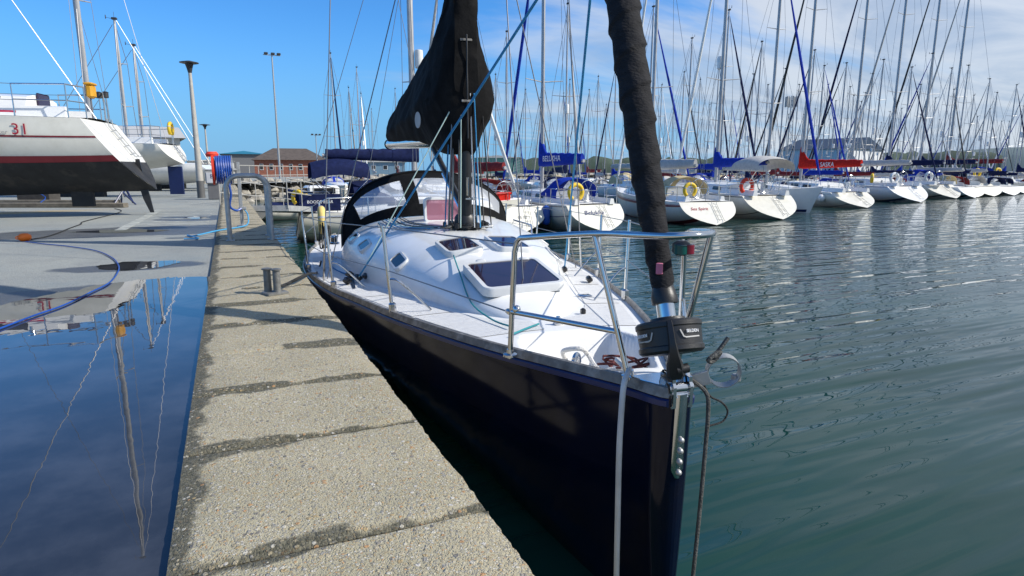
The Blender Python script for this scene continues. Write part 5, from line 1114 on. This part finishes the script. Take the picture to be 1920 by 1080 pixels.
qn = MB().loft([[hp(0, q, sd_) + Vector((0, -.012, 0)) for sd_ in (-1, 1)] for q in (.585, .7, .85, 1)], closed=False, cap=False).build('transom_bottom', M_antifoul, ly)
sk = MB(); sk.loft([[(x, y, z) for x, y in ((-.05, .9), (.05, .9), (.08, 1.3), (-.08, 1.3))] for z in (-.2, -.85)]); sk.build('skeg', M_antifoul, ly)
rd = MB(); rd.loft([[(x, y0 + dy, z) for x, dy in ((-.02, 0), (.02, 0), (.025, c_), (-.025, c_))] for z, y0, c_ in ((.15, -.06, .07), (.0, -.08, .10), (-.3, -.13, .15), (-.7, -.20, .14), (-1.0, -.24, .07))]); rd.build('rudder', M_black, ly, ang=30)
tx = hp(2.3, .16, -1); nrm_ang = 0
def side_text(text, size, m, y, q, it=0): 
    p0 = hp(y, q, -1, .02); p1 = hp(y + .3, q, -1, .02); p2 = hp(y, q - .06, -1, .02); X_ = (p0 - p1).normalized(); Y_ = (p2 - p0); Y_ -= X_ * Y_.dot(X_); Y_.normalize(); Z_ = X_.cross(Y_)
    o = lettering(text, size, m, ly, (0, 0, 0), (0, 0, 0), it); o.matrix_local = Matrix.Translation(p0) @ Matrix((X_, Y_, Z_)).transposed().to_4x4()
side_text('31', .30, M_text_red, 1.42, .17); side_text('Parker', .12, M_text_grey, 1.85, .205)
for sd_ in (-1, 1):
    st_ = MB(); st_.loft([[(sd_ * (min(hbw(y) * .68, 2.45 * .33) * k + .012), y, sheer(y) + z) for k, z in ((.995, .05), (.985, .12))] for y in [1.8 + .3 * i for i in range(14)]], closed=False, cap=False); st_.build('red_cabin_stripe', mat('crimson_stripe', (.45, .02, .06), .4), ly)
MB().bbox((0, 1.61, li['f0'] + .30), (.5, .04, .46), .02).build('washboards', mat('smoked_boards', (.03, .02, .05), .2), ly)
lbz = empty('lifebuoy_case', local(li, .1, .75, .0) + Vector((0, 0, .92 + .62)), lh, label='yellow rescue sling case on the stern rail of the laid up yacht', cat='lifebuoy')
MB().bbox((0, 0, 0), (.24, .14, .28), .04).build('case', mat('amber_case', (.62, .30, .01), .6), lbz); MB().bbox((0, 0, .15), (.27, .17, .05), .015).build('lid', mat('amber_case', (0, 0, 0)), lbz); MB().tube([(0, .02, -.14), (0, .02, -.6)], .02, 6).build('pole', M_wire, lbz)
for dx, dz in ((.62, .2), (1.0, .25)):
    c = local(li, dx, .8, .92 + .4 + dz); ob_ = empty('deck_lamp', c, lh, label='small black stern lamp on the laid up yacht, %s of two' % ('left' if dx < .8 else 'right'), cat='lamp', group='stern lamps on the laid up yacht'); MB().lathe([(.05, -.06), (.06, -.05), (.06, .05), (.07, .06), (.03, .08)], n=12).build('lamp_head', M_lamp, ob_); MB().tube([(0, 0, -.06), (0, 0, -.6)], .015, 6).build('stalk', M_steel, ob_)
# boat stands, cradle beams, hanging line
def stand(px, py, h, label, m=M_navy_paint):
    q = at_z(px, py, GZ); root = empty('boat_stand', q, lh, label=label, cat='boat stand', group='boat stands'); MB().tube([(0, 0, h * .35), (0, 0, h)], .03, 8).build('screw_post', M_galv, root); MB().bbox((0, 0, h + .03), (.3, .22, .05), .01).build('pad', M_timber, root)
    for a in (30, 150, 270): MB().tube([(0, 0, h * .75), (.32 * math.cos(R(a)), .32 * math.sin(R(a)), 0)], .024, 6).build('leg', m, root)
stand(154, 388, .62, 'yellow and grey adjustable boat stand under the laid up yacht', mat('yellow_stand', (.5, .36, .05), .6)); stand(232, 384, .5, 'dark boat stand under the stern of the laid up yacht')
q0, q1 = at_z(160, 384, GZ + .0), at_z(246, 381, GZ + .0)
bt = empty('trestle', q0, label='low blue steel trestle behind the boat stands', cat='trestle'); MB().bar((0, 0, .48), (q1 - q0) + Vector((0, 0, .50)), .06, .07).build('beam', mat('blue_steel', (.03, .10, .25), .5), bt)
for t in (.1, .9):
    c = (q1 - q0) * t
    for s_ in (-.15, .15): MB().bar(c + Vector((0, 0, .48)), c + Vector((s_, s_ * 1.2, 0)), .04, .04).build('leg', M_navy_paint, bt)
for k, (px, py, w_, d_, h_) in enumerate(((75, 389, 4.6, .22, .12), (60, 384, 5.0, .22, .14))):
    q = at_z(px, py, GZ); o = MB().bbox((0, 0, h_ / 2), (w_, d_, h_), .01).build('timber_beam', mat('old_timber', (.17, .15, .12), .9, var=.3, scale=6, bump=.4), label=['nearer long grey timber beam under the laid up yacht', 'farther long grey timber beam under the laid up yacht'][k], cat='beam'); o.location = q; o.rotation_euler = (0, 0, math.atan2(rt.y, rt.x))
q = at_z(75, 383, GZ); o = MB().bbox((0, 0, .22), (.95, .45, .44), .015).build('keel_block', mat('dark_block', (.06, .055, .05), .9, var=.3, bump=.4), label='dark concrete block under the keel of the laid up yacht', cat='block'); o.location = q; o.rotation_euler = (0, 0, math.atan2(rt.y, rt.x))
for k, (px, py, nm) in enumerate(((278, 352, 'left'), (335, 353, 'right'))):
    q = at_z(px, py, GZ); o = MB().bbox((0, 0, .2), (.8, .5, .4), .02).build('timber_block', mat('pale_timber', (.36, .32, .22), .9, var=.2, bump=.3), label='pale timber block behind the laid up yacht stern, %s of two' % nm, cat='block'); o.location = q
hp0 = local(li, -1.5, 4.35, 1.0); hq = at_z(68, 386, GZ); MB().tube(spline([hp0 + Vector((0, 0, .45)), hp0, hp0 + Vector((.05, -.1, -.7)), Vector((hq.x, hq.y, .35)), Vector((hq.x + .12, hq.y - .05, .05))], 6), .014, 6).build('hanging_line', M_bluehose, label='blue line hanging down the hull of the laid up yacht', cat='rope')
lp2 = at_d(347, 322, 27)
ly2, li2 = make_yacht('laid_up_yacht', (lp2.x, lp2.y), lh + R(-8), L=8.0, B=2.3, f0=.75, f1=1.0, mast=14.0, mu=.40, hullm=M_cream, stripes=(), cover=None, genoa=None, rake=.5, keel=-.25, wheel=False, label='smaller white yacht with the tallest mast ashore laid up behind the numbered one', z0=1.15, boom_h=.2, cover_len=.01)
kl = MB(); kl.loft([[(x, y, z) for x, y in ((-.12, 3.0), (.12, 3.0), (.16, 3.8), (.1, 4.8), (-.1, 4.8), (-.16, 3.8))] for z in (-.1, -1.25)]); kl.build('keel', M_antifoul, ly2)
kl = MB(); kl.loft([[(x, y, z) for x, y in ((-.04, .1), (.04, .1), (.06, .6), (-.06, .6))] for z in (-.05, -1.1)]); kl.build('rudder', M_navy_paint, ly2)
horseshoe('lifebuoy', M_yellow, local(li2, .3, .5, 1.35), lh, .22, label='yellow lifebuoy on the smaller laid up yacht', cat='lifebuoy')
# bare masts of yachts stored farther back on the hard
for k, (px, yt, d, mh_) in enumerate(((244, 40, 36, 0), (273, 88, 40, 0))):
    b0 = at_d(px, 300, d); zt = at_d(px, yt, d).z
    o, _ = make_yacht('laid_up_yacht', (b0.x, b0.y), lh, L=8.5, B=2.6, f0=.7, f1=.95, mast=zt - .55, mu=.5, hullm=M_white, cover=None, genoa=None, keel=-.3, detail=False, boom_h=.2, cover_len=.01, label=['laid up yacht with a mid height mast beside the tallest one ashore', 'laid up yacht with the shortest right hand mast'][k], z0=.55)
    kk = MB(); kk.loft([[(x, y, z) for x, y in ((-.1, 3), (.1, 3), (.1, 4.6), (-.1, 4.6))] for z in (-.1, -.58)]); kk.build('keel', M_antifoul, o)
    o.location.x += math.sin(lh) * 8.5 * .5; o.location.y -= math.cos(lh) * 8.5 * .5
